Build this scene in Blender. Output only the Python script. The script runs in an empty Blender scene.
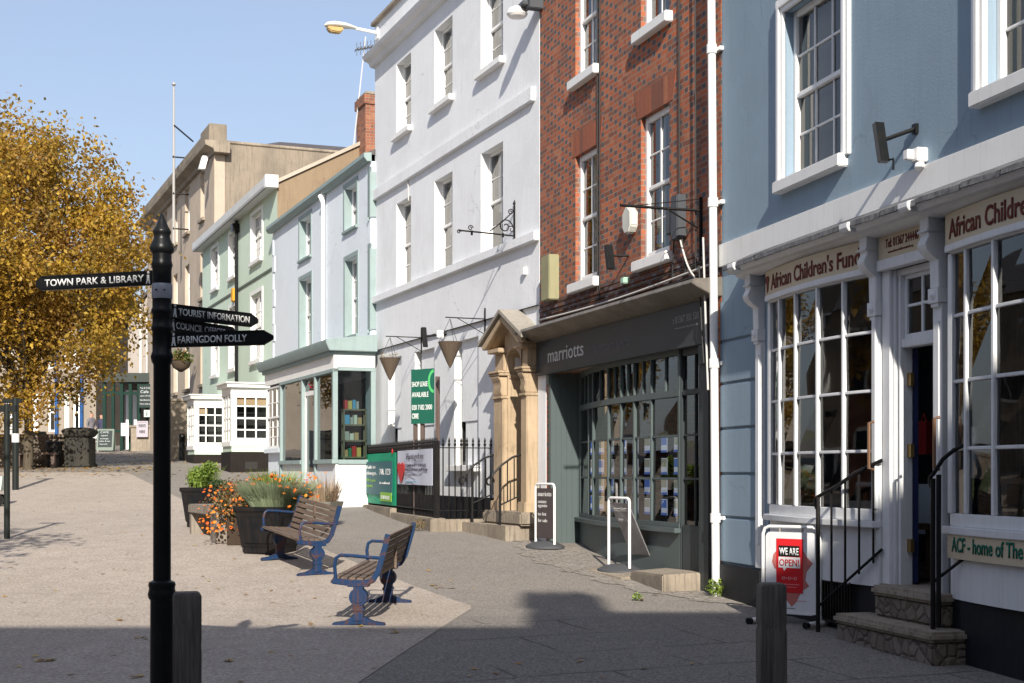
SUN=4.0; SKY=0.10; EXPO=0.85
import bpy, bmesh, math, random
from mathutils import Vector, Matrix
random.seed(7)
H = 1.65            # eye height above the ground under the camera
F = 1400.0; CX = 512.0; HY = 472.0   # focal length in px, image centre, horizon row
scene = bpy.context.scene
COL = scene.collection
# ---------------------------------------------------------------- ground height (relative to the eye)
GT = [(-60,-2.2),(-10,-1.75),(0,-1.65),(8,-1.56),(11,-1.46),(13,-1.42),(15.4,-1.37),(18,-1.2),(21,-1.0),(25,-.87),(28.7,-.70),(33,-.38),
      (38,0),(44,.27),(50,.5),(56,.72),(62,.95),(80,1.7),(150,3.0),(600,6.0)]
def g0(Y):
    for (a,za),(b,zb) in zip(GT,GT[1:]):
        if Y<=b: return za+(zb-za)*(Y-a)/(b-a)
    return GT[-1][1]
def g(Y):            # smoothed, relative to the eye
    return sum(g0(Y+d) for d in (-1.5,-1,-.5,0,.5,1,1.5))/7
def ray(px): return (px-CX)/F
def ray_ground(px,py):
    lo,hi=3.0,90.0
    for i in range(60):
        m=(lo+hi)/2
        if (HY-py)/F*m > g(m): lo=m
        else: hi=m
    # ground seen where ray meets ground
    Y=(lo+hi)/2
    return ray(px)*Y, Y
# ---------------------------------------------------------------- node materials
MATS={}
def newmat(name):
    m=bpy.data.materials.new(name); m.use_nodes=True
    nt=m.node_tree; b=nt.nodes['Principled BSDF']
    return m,nt,b
def N(nt,t,**kw):
    n=nt.nodes.new(t)
    for k,v in kw.items(): setattr(n,k,v)
    return n
def mix(nt,fac,a,b,mode='MIX'):
    n=N(nt,'ShaderNodeMix',data_type='RGBA',blend_type=mode)
    for s,v in ((n.inputs[0],fac),(n.inputs[6],a),(n.inputs[7],b)):
        if isinstance(v,bpy.types.NodeSocket): nt.links.new(v,s)
        elif isinstance(v,(int,float)): s.default_value=v
        else: s.default_value=(*v,1) if len(v)==3 else v
    return n.outputs[2]
def mth(nt,op,a,b=None,c=None):
    n=N(nt,'ShaderNodeMath',operation=op)
    for i,v in enumerate((a,b,c)):
        if v is None: continue
        if isinstance(v,bpy.types.NodeSocket): nt.links.new(v,n.inputs[i])
        else: n.inputs[i].default_value=v
    return n.outputs[0]
def coords(nt): return N(nt,'ShaderNodeTexCoord').outputs['Object']
def noise(nt,scale,detail=4,vec=None,rough=.6,stretch=None):
    n=N(nt,'ShaderNodeTexNoise'); n.inputs['Scale'].default_value=scale; n.inputs['Detail'].default_value=detail; n.inputs['Roughness'].default_value=rough
    v=vec or coords(nt)
    if stretch:
        mp=N(nt,'ShaderNodeMapping'); mp.inputs['Scale'].default_value=stretch; nt.links.new(v,mp.inputs[0]); v=mp.outputs[0]
    nt.links.new(v,n.inputs['Vector']); return n.outputs['Fac']
def ramp(nt,fac,stops):
    r=N(nt,'ShaderNodeValToRGB'); e=r.color_ramp.elements
    while len(e)<len(stops): e.new(.5)
    for i,(p,c) in enumerate(stops):
        e[i].position=p; e[i].color=(*c,1) if len(c)==3 else c
    nt.links.new(fac,r.inputs[0]); return r.outputs[0]
def bump(nt,b,h,strength=.3,dist=.02):
    n=N(nt,'ShaderNodeBump'); n.inputs['Strength'].default_value=strength; n.inputs['Distance'].default_value=dist
    nt.links.new(h,n.inputs['Height']); nt.links.new(n.outputs[0],b.inputs['Normal'])
def paint(name,col,rough=.5,dirt=.25,dirtcol=None,scale=3,bmp=.15,streak=True,fine=40,metal=0,sharp=False,wear=0):
    """painted / plain surface with weathering: blotches, vertical streaks, fine relief"""
    if name in MATS: return MATS[name]
    m,nt,b=newmat(name)
    dc=dirtcol or tuple(c*.55 for c in col)
    n1=noise(nt,scale,6)
    f=ramp(nt,n1,[(.54,(0,0,0)),(.58,(1,1,1))] if sharp else [(.42,(0,0,0)),(.75,(1,1,1))])
    fm=mth(nt,'MULTIPLY',f,dirt)
    c=mix(nt,fm,col,dc)
    if streak:
        n2=noise(nt,4,5,stretch=(6,6,.35))
        f2=mth(nt,'MULTIPLY',ramp(nt,n2,[(.5,(0,0,0)),(.72,(1,1,1))]),dirt*1.0)
        c=mix(nt,f2,c,dc)
    if wear:
        # patch repairs, hairline cracks and pinhole grime
        vc=N(nt,'ShaderNodeVectorMath',operation='ADD'); nt.links.new(coords(nt),vc.inputs[0])
        nn=N(nt,'ShaderNodeTexNoise'); nn.inputs['Scale'].default_value=1.7; nn.inputs['Detail'].default_value=4; nt.links.new(coords(nt),nn.inputs['Vector'])
        nt.links.new(nn.outputs['Color'],vc.inputs[1])
        vo=N(nt,'ShaderNodeTexVoronoi',feature='DISTANCE_TO_EDGE'); vo.inputs['Scale'].default_value=.55; nt.links.new(vc.outputs[0],vo.inputs['Vector'])
        cr=mth(nt,'MULTIPLY',ramp(nt,vo.outputs['Distance'],[(.0,(1,1,1)),(.006,(0,0,0))]),ramp(nt,noise(nt,.9,2),[(.5,(0,0,0)),(.6,(1,1,1))]))
        c=mix(nt,mth(nt,'MULTIPLY',cr,.5*wear),c,tuple(x*.45 for x in col))
        vp=N(nt,'ShaderNodeTexVoronoi'); vp.inputs['Scale'].default_value=.8; nt.links.new(vc.outputs[0],vp.inputs['Vector']); sp_=N(nt,'ShaderNodeSeparateColor'); nt.links.new(vp.outputs['Color'],sp_.inputs[0])
        c=mix(nt,mth(nt,'MULTIPLY',mth(nt,'GREATER_THAN',sp_.outputs[0],.7),.13*wear),c,tuple(x*.7 for x in col))
        pn=ramp(nt,noise(nt,30,3,rough=.7),[(.66,(0,0,0)),(.72,(1,1,1))]); c=mix(nt,mth(nt,'MULTIPLY',pn,.22*wear),c,tuple(x*.5 for x in col))
    nt.links.new(c,b.inputs['Base Color'])
    b.inputs['Roughness'].default_value=rough; b.inputs['Metallic'].default_value=metal; b.inputs['Specular IOR Level'].default_value=.22
    if bmp: bump(nt,b,noise(nt,fine,5),bmp,.01)
    MATS[name]=m; return m
def render_wall(name,col,dirt=.3,dirtcol=None,bmp=.4,fine=25):
    return paint(name,col,.85,dirt,dirtcol,1.3,bmp,True,fine,wear=1)
def wood(name,ca,cb,rough=.75,axis='x',sc=1.0):
    if name in MATS: return MATS[name]
    m,nt,b=newmat(name)
    st={'x':(.6,9,9),'z':(9,9,.6),'y':(9,.6,9)}[axis]
    n=noise(nt,4*sc,8,stretch=st,rough=.7)
    n3=noise(nt,1.2,3)
    c=mix(nt,ramp(nt,n,[(.35,(0,0,0)),(.68,(1,1,1))]),ca,cb)
    c=mix(nt,mth(nt,'MULTIPLY',n3,.5),c,tuple(x*.6 for x in ca))
    nt.links.new(c,b.inputs['Base Color']); b.inputs['Roughness'].default_value=rough
    bump(nt,b,n,.6,.01); MATS[name]=m; return m
def brick(name,red=(.42,.12,.05),red2=(.27,.07,.035),blue=(.085,.085,.11),mortar=(.38,.30,.23),headers=True,rh=.075,ln=.34):
    if name in MATS: return MATS[name]
    m,nt,b=newmat(name)
    co=coords(nt); sp=N(nt,'ShaderNodeSeparateXYZ'); nt.links.new(co,sp.inputs[0])
    # gentle wobble
    w=noise(nt,2.0,2)
    hx=mth(nt,'ADD',sp.outputs[0],sp.outputs[1])
    z=mth(nt,'ADD',sp.outputs[2],mth(nt,'MULTIPLY',w,.035))
    rz=mth(nt,'DIVIDE',z,rh); row=mth(nt,'FLOOR',rz); fz=mth(nt,'FRACT',rz)
    off=mth(nt,'MULTIPLY',mth(nt,'FLOORED_MODULO',row,2.0),.5)
    uu=mth(nt,'ADD',mth(nt,'DIVIDE',hx,ln),off); cell=mth(nt,'FLOOR',uu); fu=mth(nt,'FRACT',uu)
    hd=mth(nt,'LESS_THAN',fu,.345) if headers else None
    # mortar mask
    mw=.012/ln
    e1=mth(nt,'LESS_THAN',fu,mw*1.0); e2=mth(nt,'LESS_THAN',mth(nt,'ABSOLUTE',mth(nt,'SUBTRACT',fu,.345)),mw*.6)
    e3=mth(nt,'LESS_THAN',fz,.19)
    mo=mth(nt,'MAXIMUM',mth(nt,'MAXIMUM',e1,e2),e3)
    # per brick random
    cb=N(nt,'ShaderNodeCombineXYZ'); nt.links.new(cell,cb.inputs[0]); nt.links.new(row,cb.inputs[1])
    if hd is not None: nt.links.new(hd,cb.inputs[2])
    wn=N(nt,'ShaderNodeTexWhiteNoise',noise_dimensions='3D'); nt.links.new(cb.outputs[0],wn.inputs[0])
    rnd=wn.outputs['Value']
    c=mix(nt,rnd,red,red2)
    c=mix(nt,mth(nt,'MULTIPLY',mth(nt,'GREATER_THAN',rnd,.86),.5),c,(.55,.22,.10))
    if headers:
        sel=mth(nt,'MULTIPLY',hd,mth(nt,'LESS_THAN',mth(nt,'ADD',rnd,mth(nt,'MULTIPLY',noise(nt,.8,2),.5)),.98))
        c=mix(nt,sel,c,mix(nt,noise(nt,5,3),blue,tuple(x*3.0 for x in blue)))
    wn2=N(nt,'ShaderNodeTexWhiteNoise',noise_dimensions='4D'); nt.links.new(cb.outputs[0],wn2.inputs[0]); wn2.inputs['W'].default_value=3.7
    c=mix(nt,mth(nt,'MULTIPLY',mth(nt,'GREATER_THAN',wn2.outputs['Value'],.80),.6),c,(.11,.05,.04))
    c=mix(nt,mth(nt,'MULTIPLY',ramp(nt,noise(nt,16,5,rough=.75),[(.4,(0,0,0)),(.7,(1,1,1))]),.5),c,(.13,.05,.03))
    mfac=mth(nt,'MULTIPLY',mo,.82)
    c=mix(nt,mfac,c,mix(nt,noise(nt,3,3),mortar,tuple(x*.45 for x in mortar)))
    c=mix(nt,mth(nt,'MULTIPLY',ramp(nt,noise(nt,.7,5),[(.42,(0,0,0)),(.68,(1,1,1))]),.45),c,(.10,.055,.04))
    nt.links.new(c,b.inputs['Base Color']); b.inputs['Roughness'].default_value=.9
    hgt=mth(nt,'SUBTRACT',mth(nt,'MULTIPLY',rnd,.4),mo)
    bump(nt,b,hgt,.6,.008)
    MATS[name]=m; return m
def glass(name='window_glass',tint=(.80,.84,.85),boost=1.15):
    if name in MATS: return MATS[name]
    m,nt,b=newmat(name); nt.nodes.remove(b)
    out=nt.nodes['Material Output']
    tr=N(nt,'ShaderNodeBsdfTransparent'); tr.inputs[0].default_value=(*tint,1)
    gl=N(nt,'ShaderNodeBsdfGlossy'); gl.inputs['Roughness'].default_value=.015; gl.inputs[0].default_value=(1,1,1,1)
    nz=N(nt,'ShaderNodeBump'); nz.inputs['Strength'].default_value=.12; nz.inputs['Distance'].default_value=.02
    nt.links.new(noise(nt,1.6,1),nz.inputs['Height']); nt.links.new(nz.outputs[0],gl.inputs['Normal'])
    fr=N(nt,'ShaderNodeFresnel'); fr.inputs['IOR'].default_value=1.5
    f=mth(nt,'MINIMUM',mth(nt,'MULTIPLY',fr.outputs[0],boost),1.0)
    mx=N(nt,'ShaderNodeMixShader'); nt.links.new(f,mx.inputs[0]); nt.links.new(tr.outputs[0],mx.inputs[1]); nt.links.new(gl.outputs[0],mx.inputs[2])
    nt.links.new(mx.outputs[0],out.inputs[0]); MATS[name]=m; return m
def leafmat(name,stops,trans=.3,rough=.6):
    if name in MATS: return MATS[name]
    m,nt,b=newmat(name); out=nt.nodes['Material Output']
    ge=N(nt,'ShaderNodeNewGeometry'); c=ramp(nt,ge.outputs['Random Per Island'],stops)
    pos=ge.outputs['Position']
    n=noise(nt,.9,3,vec=pos)
    c=mix(nt,mth(nt,'MULTIPLY',ramp(nt,n,[(.40,(0,0,0)),(.62,(1,1,1))]),.5),c,stops[0][1])
    n_b=noise(nt,.6,2,vec=pos); c=mix(nt,mth(nt,'MULTIPLY',ramp(nt,n_b,[(.5,(0,0,0)),(.62,(1,1,1))]),.35),c,(.26,.11,.035) if 'golden' in name else stops[-1][1])
    nt.links.new(c,b.inputs['Base Color']); b.inputs['Roughness'].default_value=rough
    t=N(nt,'ShaderNodeBsdfTranslucent'); nt.links.new(c,t.inputs[0])
    mx=N(nt,'ShaderNodeMixShader'); mx.inputs[0].default_value=trans
    nt.links.new(b.outputs[0],mx.inputs[1]); nt.links.new(t.outputs[0],mx.inputs[2]); nt.links.new(mx.outputs[0],out.inputs[0])
    MATS[name]=m; return m
# ---------------------------------------------------------------- mesh collector
class MB:
    def __init__(s,dz=0): s.v=[]; s.f=[]; s.dz=dz
    def add(s,vs,fs):
        o=len(s.v); s.v+=[(x,y,z+s.dz) for x,y,z in vs]; s.f+=[tuple(i+o for i in f) for f in fs]; return s
    def quad(s,a,b,c,d): return s.add([a,b,c,d],[(0,1,2,3)])
    def box(s,x0,x1,y0,y1,z0,z1):
        if x0>x1:x0,x1=x1,x0
        if y0>y1:y0,y1=y1,y0
        if z0>z1:z0,z1=z1,z0
        return s.add([(x0,y0,z0),(x1,y0,z0),(x1,y1,z0),(x0,y1,z0),(x0,y0,z1),(x1,y0,z1),(x1,y1,z1),(x0,y1,z1)],
              [(0,3,2,1),(4,5,6,7),(0,1,5,4),(1,2,6,5),(2,3,7,6),(3,0,4,7)])
    def obox(s,c,ax,ay,az):   # centre and three half vectors
        c,ax,ay,az=map(Vector,(c,ax,ay,az)); vs=[]
        for k in (-1,1):
            for (i,j) in ((-1,-1),(1,-1),(1,1),(-1,1)): vs.append(tuple(c+ax*i+ay*j+az*k))
        return s.add(vs,[(0,3,2,1),(4,5,6,7),(0,1,5,4),(1,2,6,5),(2,3,7,6),(3,0,4,7)])
    def cyl(s,p0,p1,r0,r1=None,n=10,caps=True):
        r1=r0 if r1 is None else r1
        p0,p1=Vector(p0),Vector(p1); d=(p1-p0).normalized()
        a=d.orthogonal().normalized(); b=d.cross(a); vs=[]
        for p,r in ((p0,r0),(p1,r1)):
            for i in range(n):
                t=2*math.pi*i/n; vs.append(tuple(p+a*math.cos(t)*r+b*math.sin(t)*r))
        fs=[(i,(i+1)%n,n+(i+1)%n,n+i) for i in range(n)]
        if caps: fs+=[tuple(range(n-1,-1,-1)),tuple(range(n,2*n))]
        return s.add(vs,fs)
    def tube(s,pts,r,n=8,closed=False):
        pts=[Vector(p) for p in pts]; m=len(pts); vs=[]; prev=None
        rr=r if isinstance(r,(list,tuple)) else [r]*m
        for k,p in enumerate(pts):
            d=(pts[min(k+1,m-1)]-pts[max(k-1,0)]).normalized()
            a=d.orthogonal().normalized() if prev is None else (prev-d*prev.dot(d)).normalized()
            prev=a; b=d.cross(a)
            for i in range(n):
                t=2*math.pi*i/n; vs.append(tuple(p+a*math.cos(t)*rr[k]+b*math.sin(t)*rr[k]))
        fs=[]
        for k in range(m-1):
            for i in range(n): fs.append((k*n+i,k*n+(i+1)%n,(k+1)*n+(i+1)%n,(k+1)*n+i))
        fs+=[tuple(range(n-1,-1,-1)),tuple(range((m-1)*n,m*n))]
        return s.add(vs,fs)
    def lathe(s,prof,c=(0,0,0),n=20,rot=0):   # prof [(r,z)]
        vs=[];m=len(prof)
        for r,z in prof:
            for i in range(n):
                t=2*math.pi*i/n+rot; vs.append((c[0]+r*math.cos(t),c[1]+r*math.sin(t),c[2]+z))
        fs=[]
        for k in range(m-1):
            for i in range(n): fs.append((k*n+i,k*n+(i+1)%n,(k+1)*n+(i+1)%n,(k+1)*n+i))
        fs+=[tuple(range(n-1,-1,-1)),tuple(range((m-1)*n,m*n))]
        return s.add(vs,fs)
    def prism(s,poly,y0,y1,axis='y'):   # polygon in (x,z) extruded along y  (or (y,z) along x, or (x,y) along z)
        n=len(poly)
        if axis=='y': vs=[(a,y0,b) for a,b in poly]+[(a,y1,b) for a,b in poly]
        elif axis=='x': vs=[(y0,a,b) for a,b in poly]+[(y1,a,b) for a,b in poly]
        else: vs=[(a,b,y0) for a,b in poly]+[(a,b,y1) for a,b in poly]
        fs=[tuple(range(n)),tuple(range(2*n-1,n-1,-1))]+[(i,n+i,n+(i+1)%n,(i+1)%n) for i in range(n)]
        return s.add(vs,fs)
    def strip(s,pts,z0,z1,t):   # polyline in plan (x,y), extruded up, thickness t towards +y
        m=len(pts)
        vs=[(x,y,z0) for x,y in pts]+[(x,y,z1) for x,y in pts]+[(x,y+t,z0) for x,y in pts]+[(x,y+t,z1) for x,y in pts]
        fs=[]
        for i in range(m-1):
            fs+=[(i,i+1,m+i+1,m+i),(2*m+i+1,2*m+i,3*m+i,3*m+i+1),(m+i,m+i+1,3*m+i+1,3*m+i),(2*m+i,2*m+i+1,i+1,i)]
        fs+=[(0,m,3*m,2*m),(m-1,3*m-1,4*m-1,2*m-1)]
        return s.add(vs,fs)
    def sheet(s,pts,z0,z1):     # single-sided curved pane
        m=len(pts); vs=[(x,y,z0) for x,y in pts]+[(x,y,z1) for x,y in pts]
        return s.add(vs,[(i,i+1,m+i+1,m+i) for i in range(m-1)])
    def wall(s,x0,x1,z0,z1,ops,y=0,rev=.15):
        xs=sorted(set([x0,x1]+[o[i] for o in ops for i in (0,1) if x0<o[i]<x1]))
        zs=sorted(set([z0,z1]+[o[i] for o in ops for i in (2,3) if z0<o[i]<z1]))
        for a,b in zip(xs,xs[1:]):
            for c,d in zip(zs,zs[1:]):
                mx,mz=(a+b)/2,(c+d)/2
                if any(o[0]<mx<o[1] and o[2]<mz<o[3] for o in ops): continue
                s.quad((a,y,c),(b,y,c),(b,y,d),(a,y,d))
        for o in ops:
            a,b,c,d=o[:4]; r=o[4] if len(o)>4 else rev
            s.quad((a,y,c),(a,y,d),(a,y+r,d),(a,y+r,c)); s.quad((b,y,d),(b,y,c),(b,y+r,c),(b,y+r,d))
            s.quad((a,y,d),(b,y,d),(b,y+r,d),(a,y+r,d)); s.quad((b,y,c),(a,y,c),(a,y+r,c),(b,y+r,c))
        return s
    def mesh(s,name,mat,smooth=False,bevel=0,recalc=True):
        me=bpy.data.meshes.new(name); me.from_pydata(s.v,[],s.f)
        if recalc or bevel:
            bm=bmesh.new(); bm.from_mesh(me)
            if recalc: bmesh.ops.recalc_face_normals(bm,faces=bm.faces)
            if bevel:
                ed=[e for e in bm.edges if len(e.link_faces)==2 and e.calc_face_angle(0)>.6]
                bmesh.ops.bevel(bm,geom=ed,offset=bevel,segments=2,affect='EDGES',clamp_overlap=True)
            bm.to_mesh(me); bm.free()
        for m in (mat if isinstance(mat,list) else [mat]): me.materials.append(m)
        if smooth or bevel:
            me.polygons.foreach_set('use_smooth',[True]*len(me.polygons)); me.set_sharp_from_angle(angle=math.radians(38))
        me.update(); return me
def link(name,data,parent=None,loc=None,rz=None):
    o=bpy.data.objects.new(name,data); COL.objects.link(o)
    if parent is not None: o.parent=parent
    if loc is not None: o.location=loc
    if rz is not None: o.rotation_euler=(0,0,rz)
    return o
def part(name,mb,mat,parent,smooth=False,bevel=0,label=None,loc=None,recalc=True):
    o=link(name,mb.mesh(name,mat,smooth,bevel,recalc),parent,loc)
    if label: o['label']=label
    return o
def tag(o,label,cat,group=None):
    o['label']=label; o['category']=cat
    if group: o['group']=group
    return o
def thing(name,label,cat,loc,rz=0,group=None):
    o=bpy.data.objects.new(name,None); COL.objects.link(o); o.empty_display_size=.2
    o.location=loc; o.rotation_euler=(0,0,rz); return tag(o,label,cat,group)
def solo(name,mb,mat,label,cat,loc,rz=0,group=None,**kw):
    o=part(name,mb,mat,None,**kw); o.location=loc; o.rotation_euler=(0,0,rz); return tag(o,label,cat,group)
def struct(name,mb,mat,**kw):
    o=part(name,mb,mat,None,**kw); o['kind']='structure'; return o
def lettering(s,parent,mat,x,z,height,width=None,y=0.0,bold=.0,align='LEFT',curve=None,dz=0,name='lettering',depth=.004,flip=False,shear=0,spacing=1.0,serif=0):
    """text lying in the local x/z plane and facing -y; height = cap height, width fits the run"""
    cu=bpy.data.curves.new('t','FONT'); cu.body=s; cu.size=1; cu.offset=bold; cu.shear=shear; cu.space_character=spacing; cu.resolution_u=3
    o=bpy.data.objects.new('t',cu); COL.objects.link(o)
    dg=bpy.context.evaluated_depsgraph_get(); me=bpy.data.meshes.new_from_object(o.evaluated_get(dg))
    bpy.data.objects.remove(o); bpy.data.curves.remove(cu)
    xs=[v.co.x for v in me.vertices]; x0,x1=min(xs),max(xs)
    sz=height/.73; sx=(width/(x1-x0)) if width else sz
    tw=(x1-x0)*sx
    ox=x-(tw/2 if align=='CENTER' else 0)
    bm=bmesh.new(); bm.from_mesh(me)
    r=bmesh.ops.extrude_face_region(bm,geom=bm.faces[:]); 
    for v in [e for e in r['geom'] if isinstance(e,bmesh.types.BMVert)]: v.co.z+=1.0
    for v in bm.verts:
        px=ox+(v.co.x-x0)*sx; yy=y-(depth if v.co.z>.5 else 0)
        if flip: px=2*ox+tw-px; yy=y+(depth if v.co.z>.5 else 0)
        if curve: yy+=curve(px)
        v.co=Vector((px,yy,z+v.co.y*sz+dz))
    bmesh.ops.recalc_face_normals(bm,faces=bm.faces)
    bm.to_mesh(me); bm.free(); me.name=name; me.materials.clear(); me.materials.append(mat)
    return link(name,me,parent)
# ---------------------------------------------------------------- facade frame
class B:
    """a facade on the plan line X=c+m*Y, local x towards the camera (left to right as seen), local y into the building, local z up from base"""
    def __init__(s,c,m,Yfar,Ynear,base):
        s.c,s.m=c,m; s.L=math.hypot(m,1); s.Y0=Yfar; s.Y1=Ynear; s.base=base
        s.u=Vector((-m/s.L,-1/s.L,0)); s.n=Vector((-1/s.L,m/s.L,0))
        s.O=Vector((c+m*Yfar,Yfar,base+H)); s.rz=math.atan2(s.u.y,s.u.x)
        s.W=(Yfar-Ynear)*s.L; s.dz=-base
    def Y(s,px,n=0): return (s.c-n*s.L)/(ray(px)-s.m)
    def x(s,px,n=0):
        Y=s.Y(px,n); P=Vector((ray(px)*Y,Y,0))-Vector((s.O.x,s.O.y,0)); return P.dot(s.u)
    def z(s,py,px,n=0): return (HY-py)/F*s.Y(px,n)     # relative to the eye
    def gz(s,x,n=0):     # ground relative to the eye at local x, n out
        P=s.O+s.u*x+s.n*n; return g(P.y)
    def w(s,x,n,zr): 
        P=s.O+s.u*x+s.n*n; return Vector((P.x,P.y,zr+H))
    def mb(s): return MB(s.dz)
    def thing(s,name,label,cat,group=None): return thing(name,label,cat,s.O,s.rz,group)
# ================================================================ shared materials
WHITE=paint('white_paint',(.80,.80,.79),.45,.18,(.45,.43,.40),3,.08)
WHITEF=paint('white_frame',(.82,.82,.81),.4,.10,(.5,.48,.45),5,.05)
GLASS=glass()
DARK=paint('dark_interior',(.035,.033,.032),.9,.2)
BLACKP=paint('black_gloss_paint',(.007,.008,.009),.35,.3,(.025,.022,.02),6,.1)
IRON=paint('black_iron',(.007,.007,.008),.5,.35,(.025,.018,.014),8,.15)
LEAD=paint('lead_sheet',(.17,.17,.175),.6,.95,(.03,.03,.035),9,.4)
STONE=render_wall('weathered_stone',(.33,.28,.22),.8,(.12,.10,.08),.9,14)
BLIND=paint('roller_blind',(.86,.85,.83),.8,.05,bmp=.02)
CREAM=paint('sign_cream',(.62,.52,.37),.55,.15,(.45,.36,.25),2,.05,False)
MAROON=paint('letter_maroon',(.16,.035,.025),.6,.1,bmp=0,streak=False)
WHT=paint('letter_white',(.8,.8,.8),.5,.05,bmp=0,streak=False)
SLATE=render_wall('roof_slate',(.075,.07,.08),.5,(.16,.14,.11),.5,12)

def sash(b,parent,x0,x1,z0,z1,y=.10,cols=2,rt=2,rb=2,mat=None,fw=.055,bar=.022,blind=None,sill=.08,sillh=.09,name='window',split=.5,rail=.05,
         curtain=None,sillmat=None,blindmat=None,bgap=0):
    mat=mat or WHITEF
    f=b.mb(); p=b.mb(); zm=z0+(z1-z0)*split
    f.box(x0,x0+fw,y-.03,y+.05,z0,z1); f.box(x1-fw,x1,y-.03,y+.05,z0,z1)
    f.box(x0+fw,x1-fw,y-.028,y+.048,z1-fw,z1); f.box(x0+fw,x1-fw,y-.028,y+.048,z0,z0+fw*1.3)
    if rt and rb: f.box(x0+fw,x1-fw,y-.022,y+.04,zm-rail/2,zm+rail/2)
    W=x1-x0-2*fw
    for (a,c,rows,yo) in ((zm,z1-fw,rt,0),(z0+fw,zm,rb,.014)):
        if not rows: continue
        for i in range(1,cols):
            xc=x0+fw+W*i/cols; f.box(xc-bar/2,xc+bar/2,y-.012+yo,y+.02+yo,a,c)
        for j in range(1,rows):
            zc=a+(c-a)*j/rows; f.box(x0+fw,x1-fw,y-.010+yo,y+.018+yo,zc-bar/2,zc+bar/2)
        for i in range(cols):
            for j in range(rows):
                xa=x0+fw+W*i/cols; xb=x0+fw+W*(i+1)/cols; za=a+(c-a)*j/rows; zb=a+(c-a)*(j+1)/rows
                t=random.uniform(-.004,.004)
                p.quad((xa,y+.006+yo+t,za),(xb,y+.006+yo-t,za),(xb,y+.006+yo-t,zb),(xa,y+.006+yo+t,zb))
    w=part(name,f,mat,parent,bevel=.006)
    part('pane',p,GLASS,w,recalc=False)
    if blind: 
        q=b.mb(); q.box(x0+fw*.5+bgap,x1-fw*.5,y+.07,y+.082,z1-(z1-z0)*blind,z1); part('blind',q,blindmat or BLIND,w)
    if curtain:
        for (ca,cb) in curtain:
            q=b.mb(); n=14; pts=[(x0+(x1-x0)*(ca+(cb-ca)*i/n),y+.15+.022*math.sin(i*2.1)) for i in range(n+1)]
            q.strip(pts,z0,z1,.01); part('curtain',q,blindmat or BLIND,w,smooth=True)
    if sill:
        q=b.mb(); q.box(x0-.09,x1+.09,-sill,y-.032,z0-sillh,z0-.002); part('sill',q,sillmat or WHITE,w,bevel=.01)
    return w
def shell(b,x0,x1,z0,z1,depth,mat,parent,name='wall',ops=(),y=0,rev=.15,roof=True,front=True,far=True,near=True):
    """front wall with openings plus sides, back and a flat lid"""
    m=b.mb()
    m.wall(x0,x1,z0,z1,list(ops),y,rev)
    if far: m.quad((x0,y,z0),(x0,y,z1),(x0,y+depth,z1),(x0,y+depth,z0))
    if near: m.quad((x1,y,z0),(x1,y+depth,z0),(x1,y+depth,z1),(x1,y,z1))
    m.quad((x0,y+depth,z0),(x0,y+depth,z1),(x1,y+depth,z1),(x1,y+depth,z0))
    if roof: m.quad((x0,y,z1),(x1,y,z1),(x1,y+depth,z1),(x0,y+depth,z1))
    return part(name,m,mat,parent,recalc=False)
def arc(x0,x1,ye,sag,n=24):
    xc=(x0+x1)/2; hw=(x1-x0)/2
    return lambda x: ye-sag*max(0,1-((x-xc)/hw)**2)
def pl(fn,xa,xb,n=16,off=0): return [(xa+(xb-xa)*i/n,fn(xa+(xb-xa)*i/n)+off) for i in range(n+1)]
def cornice(mb,x0,x1,prof):   # prof [(y,z)] polygon, swept along x
    mb.prism(prof,x0,x1,axis='x')
def floor_slabs(b,x0,x1,depth,zs,parent):
    m=b.mb()
    for z in zs: m.box(x0+.1,x1-.1,.3,depth-.1,z,z+.2)
    part('floor_slab',m,DARK,parent)

# ================================================================ B1 blue shop building
BLUE=render_wall('blue_render',(.262,.348,.428),.30,(.19,.25,.31),.22,45)
b1=B(6.39,-.266,15.36,2.0,-1.45)
t1=b1.thing('blue_building','pale blue rendered building with white charity shopfront, nearest on the right','building')
X=b1.x
w1a,w1b=X(785,0),X(843,0); w2a=X(986,0); w2b=w2a+(w1b-w1a)
Z0U,Z1U=2.88,4.55
ops=[(w1a,w1b,Z0U,Z1U),(w2a,w2b,Z0U,Z1U)]
w3a=w2b+1.6
ops.append((w3a,w3a+w1b-w1a,Z0U,Z1U))
# wide shop opening behind the timber shopfront
sx0=X(768,.0)-.03; sx1=X(768,0)+5.9
ops_s=ops+[(sx0+.05,sx1,-.985,1.98)]
shell(b1,0,b1.W,-1.9,7.4,7.5,BLUE,t1,ops=ops_s,rev=.16)
floor_slabs(b1,0,b1.W,7.5,[2.2],t1)
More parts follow.
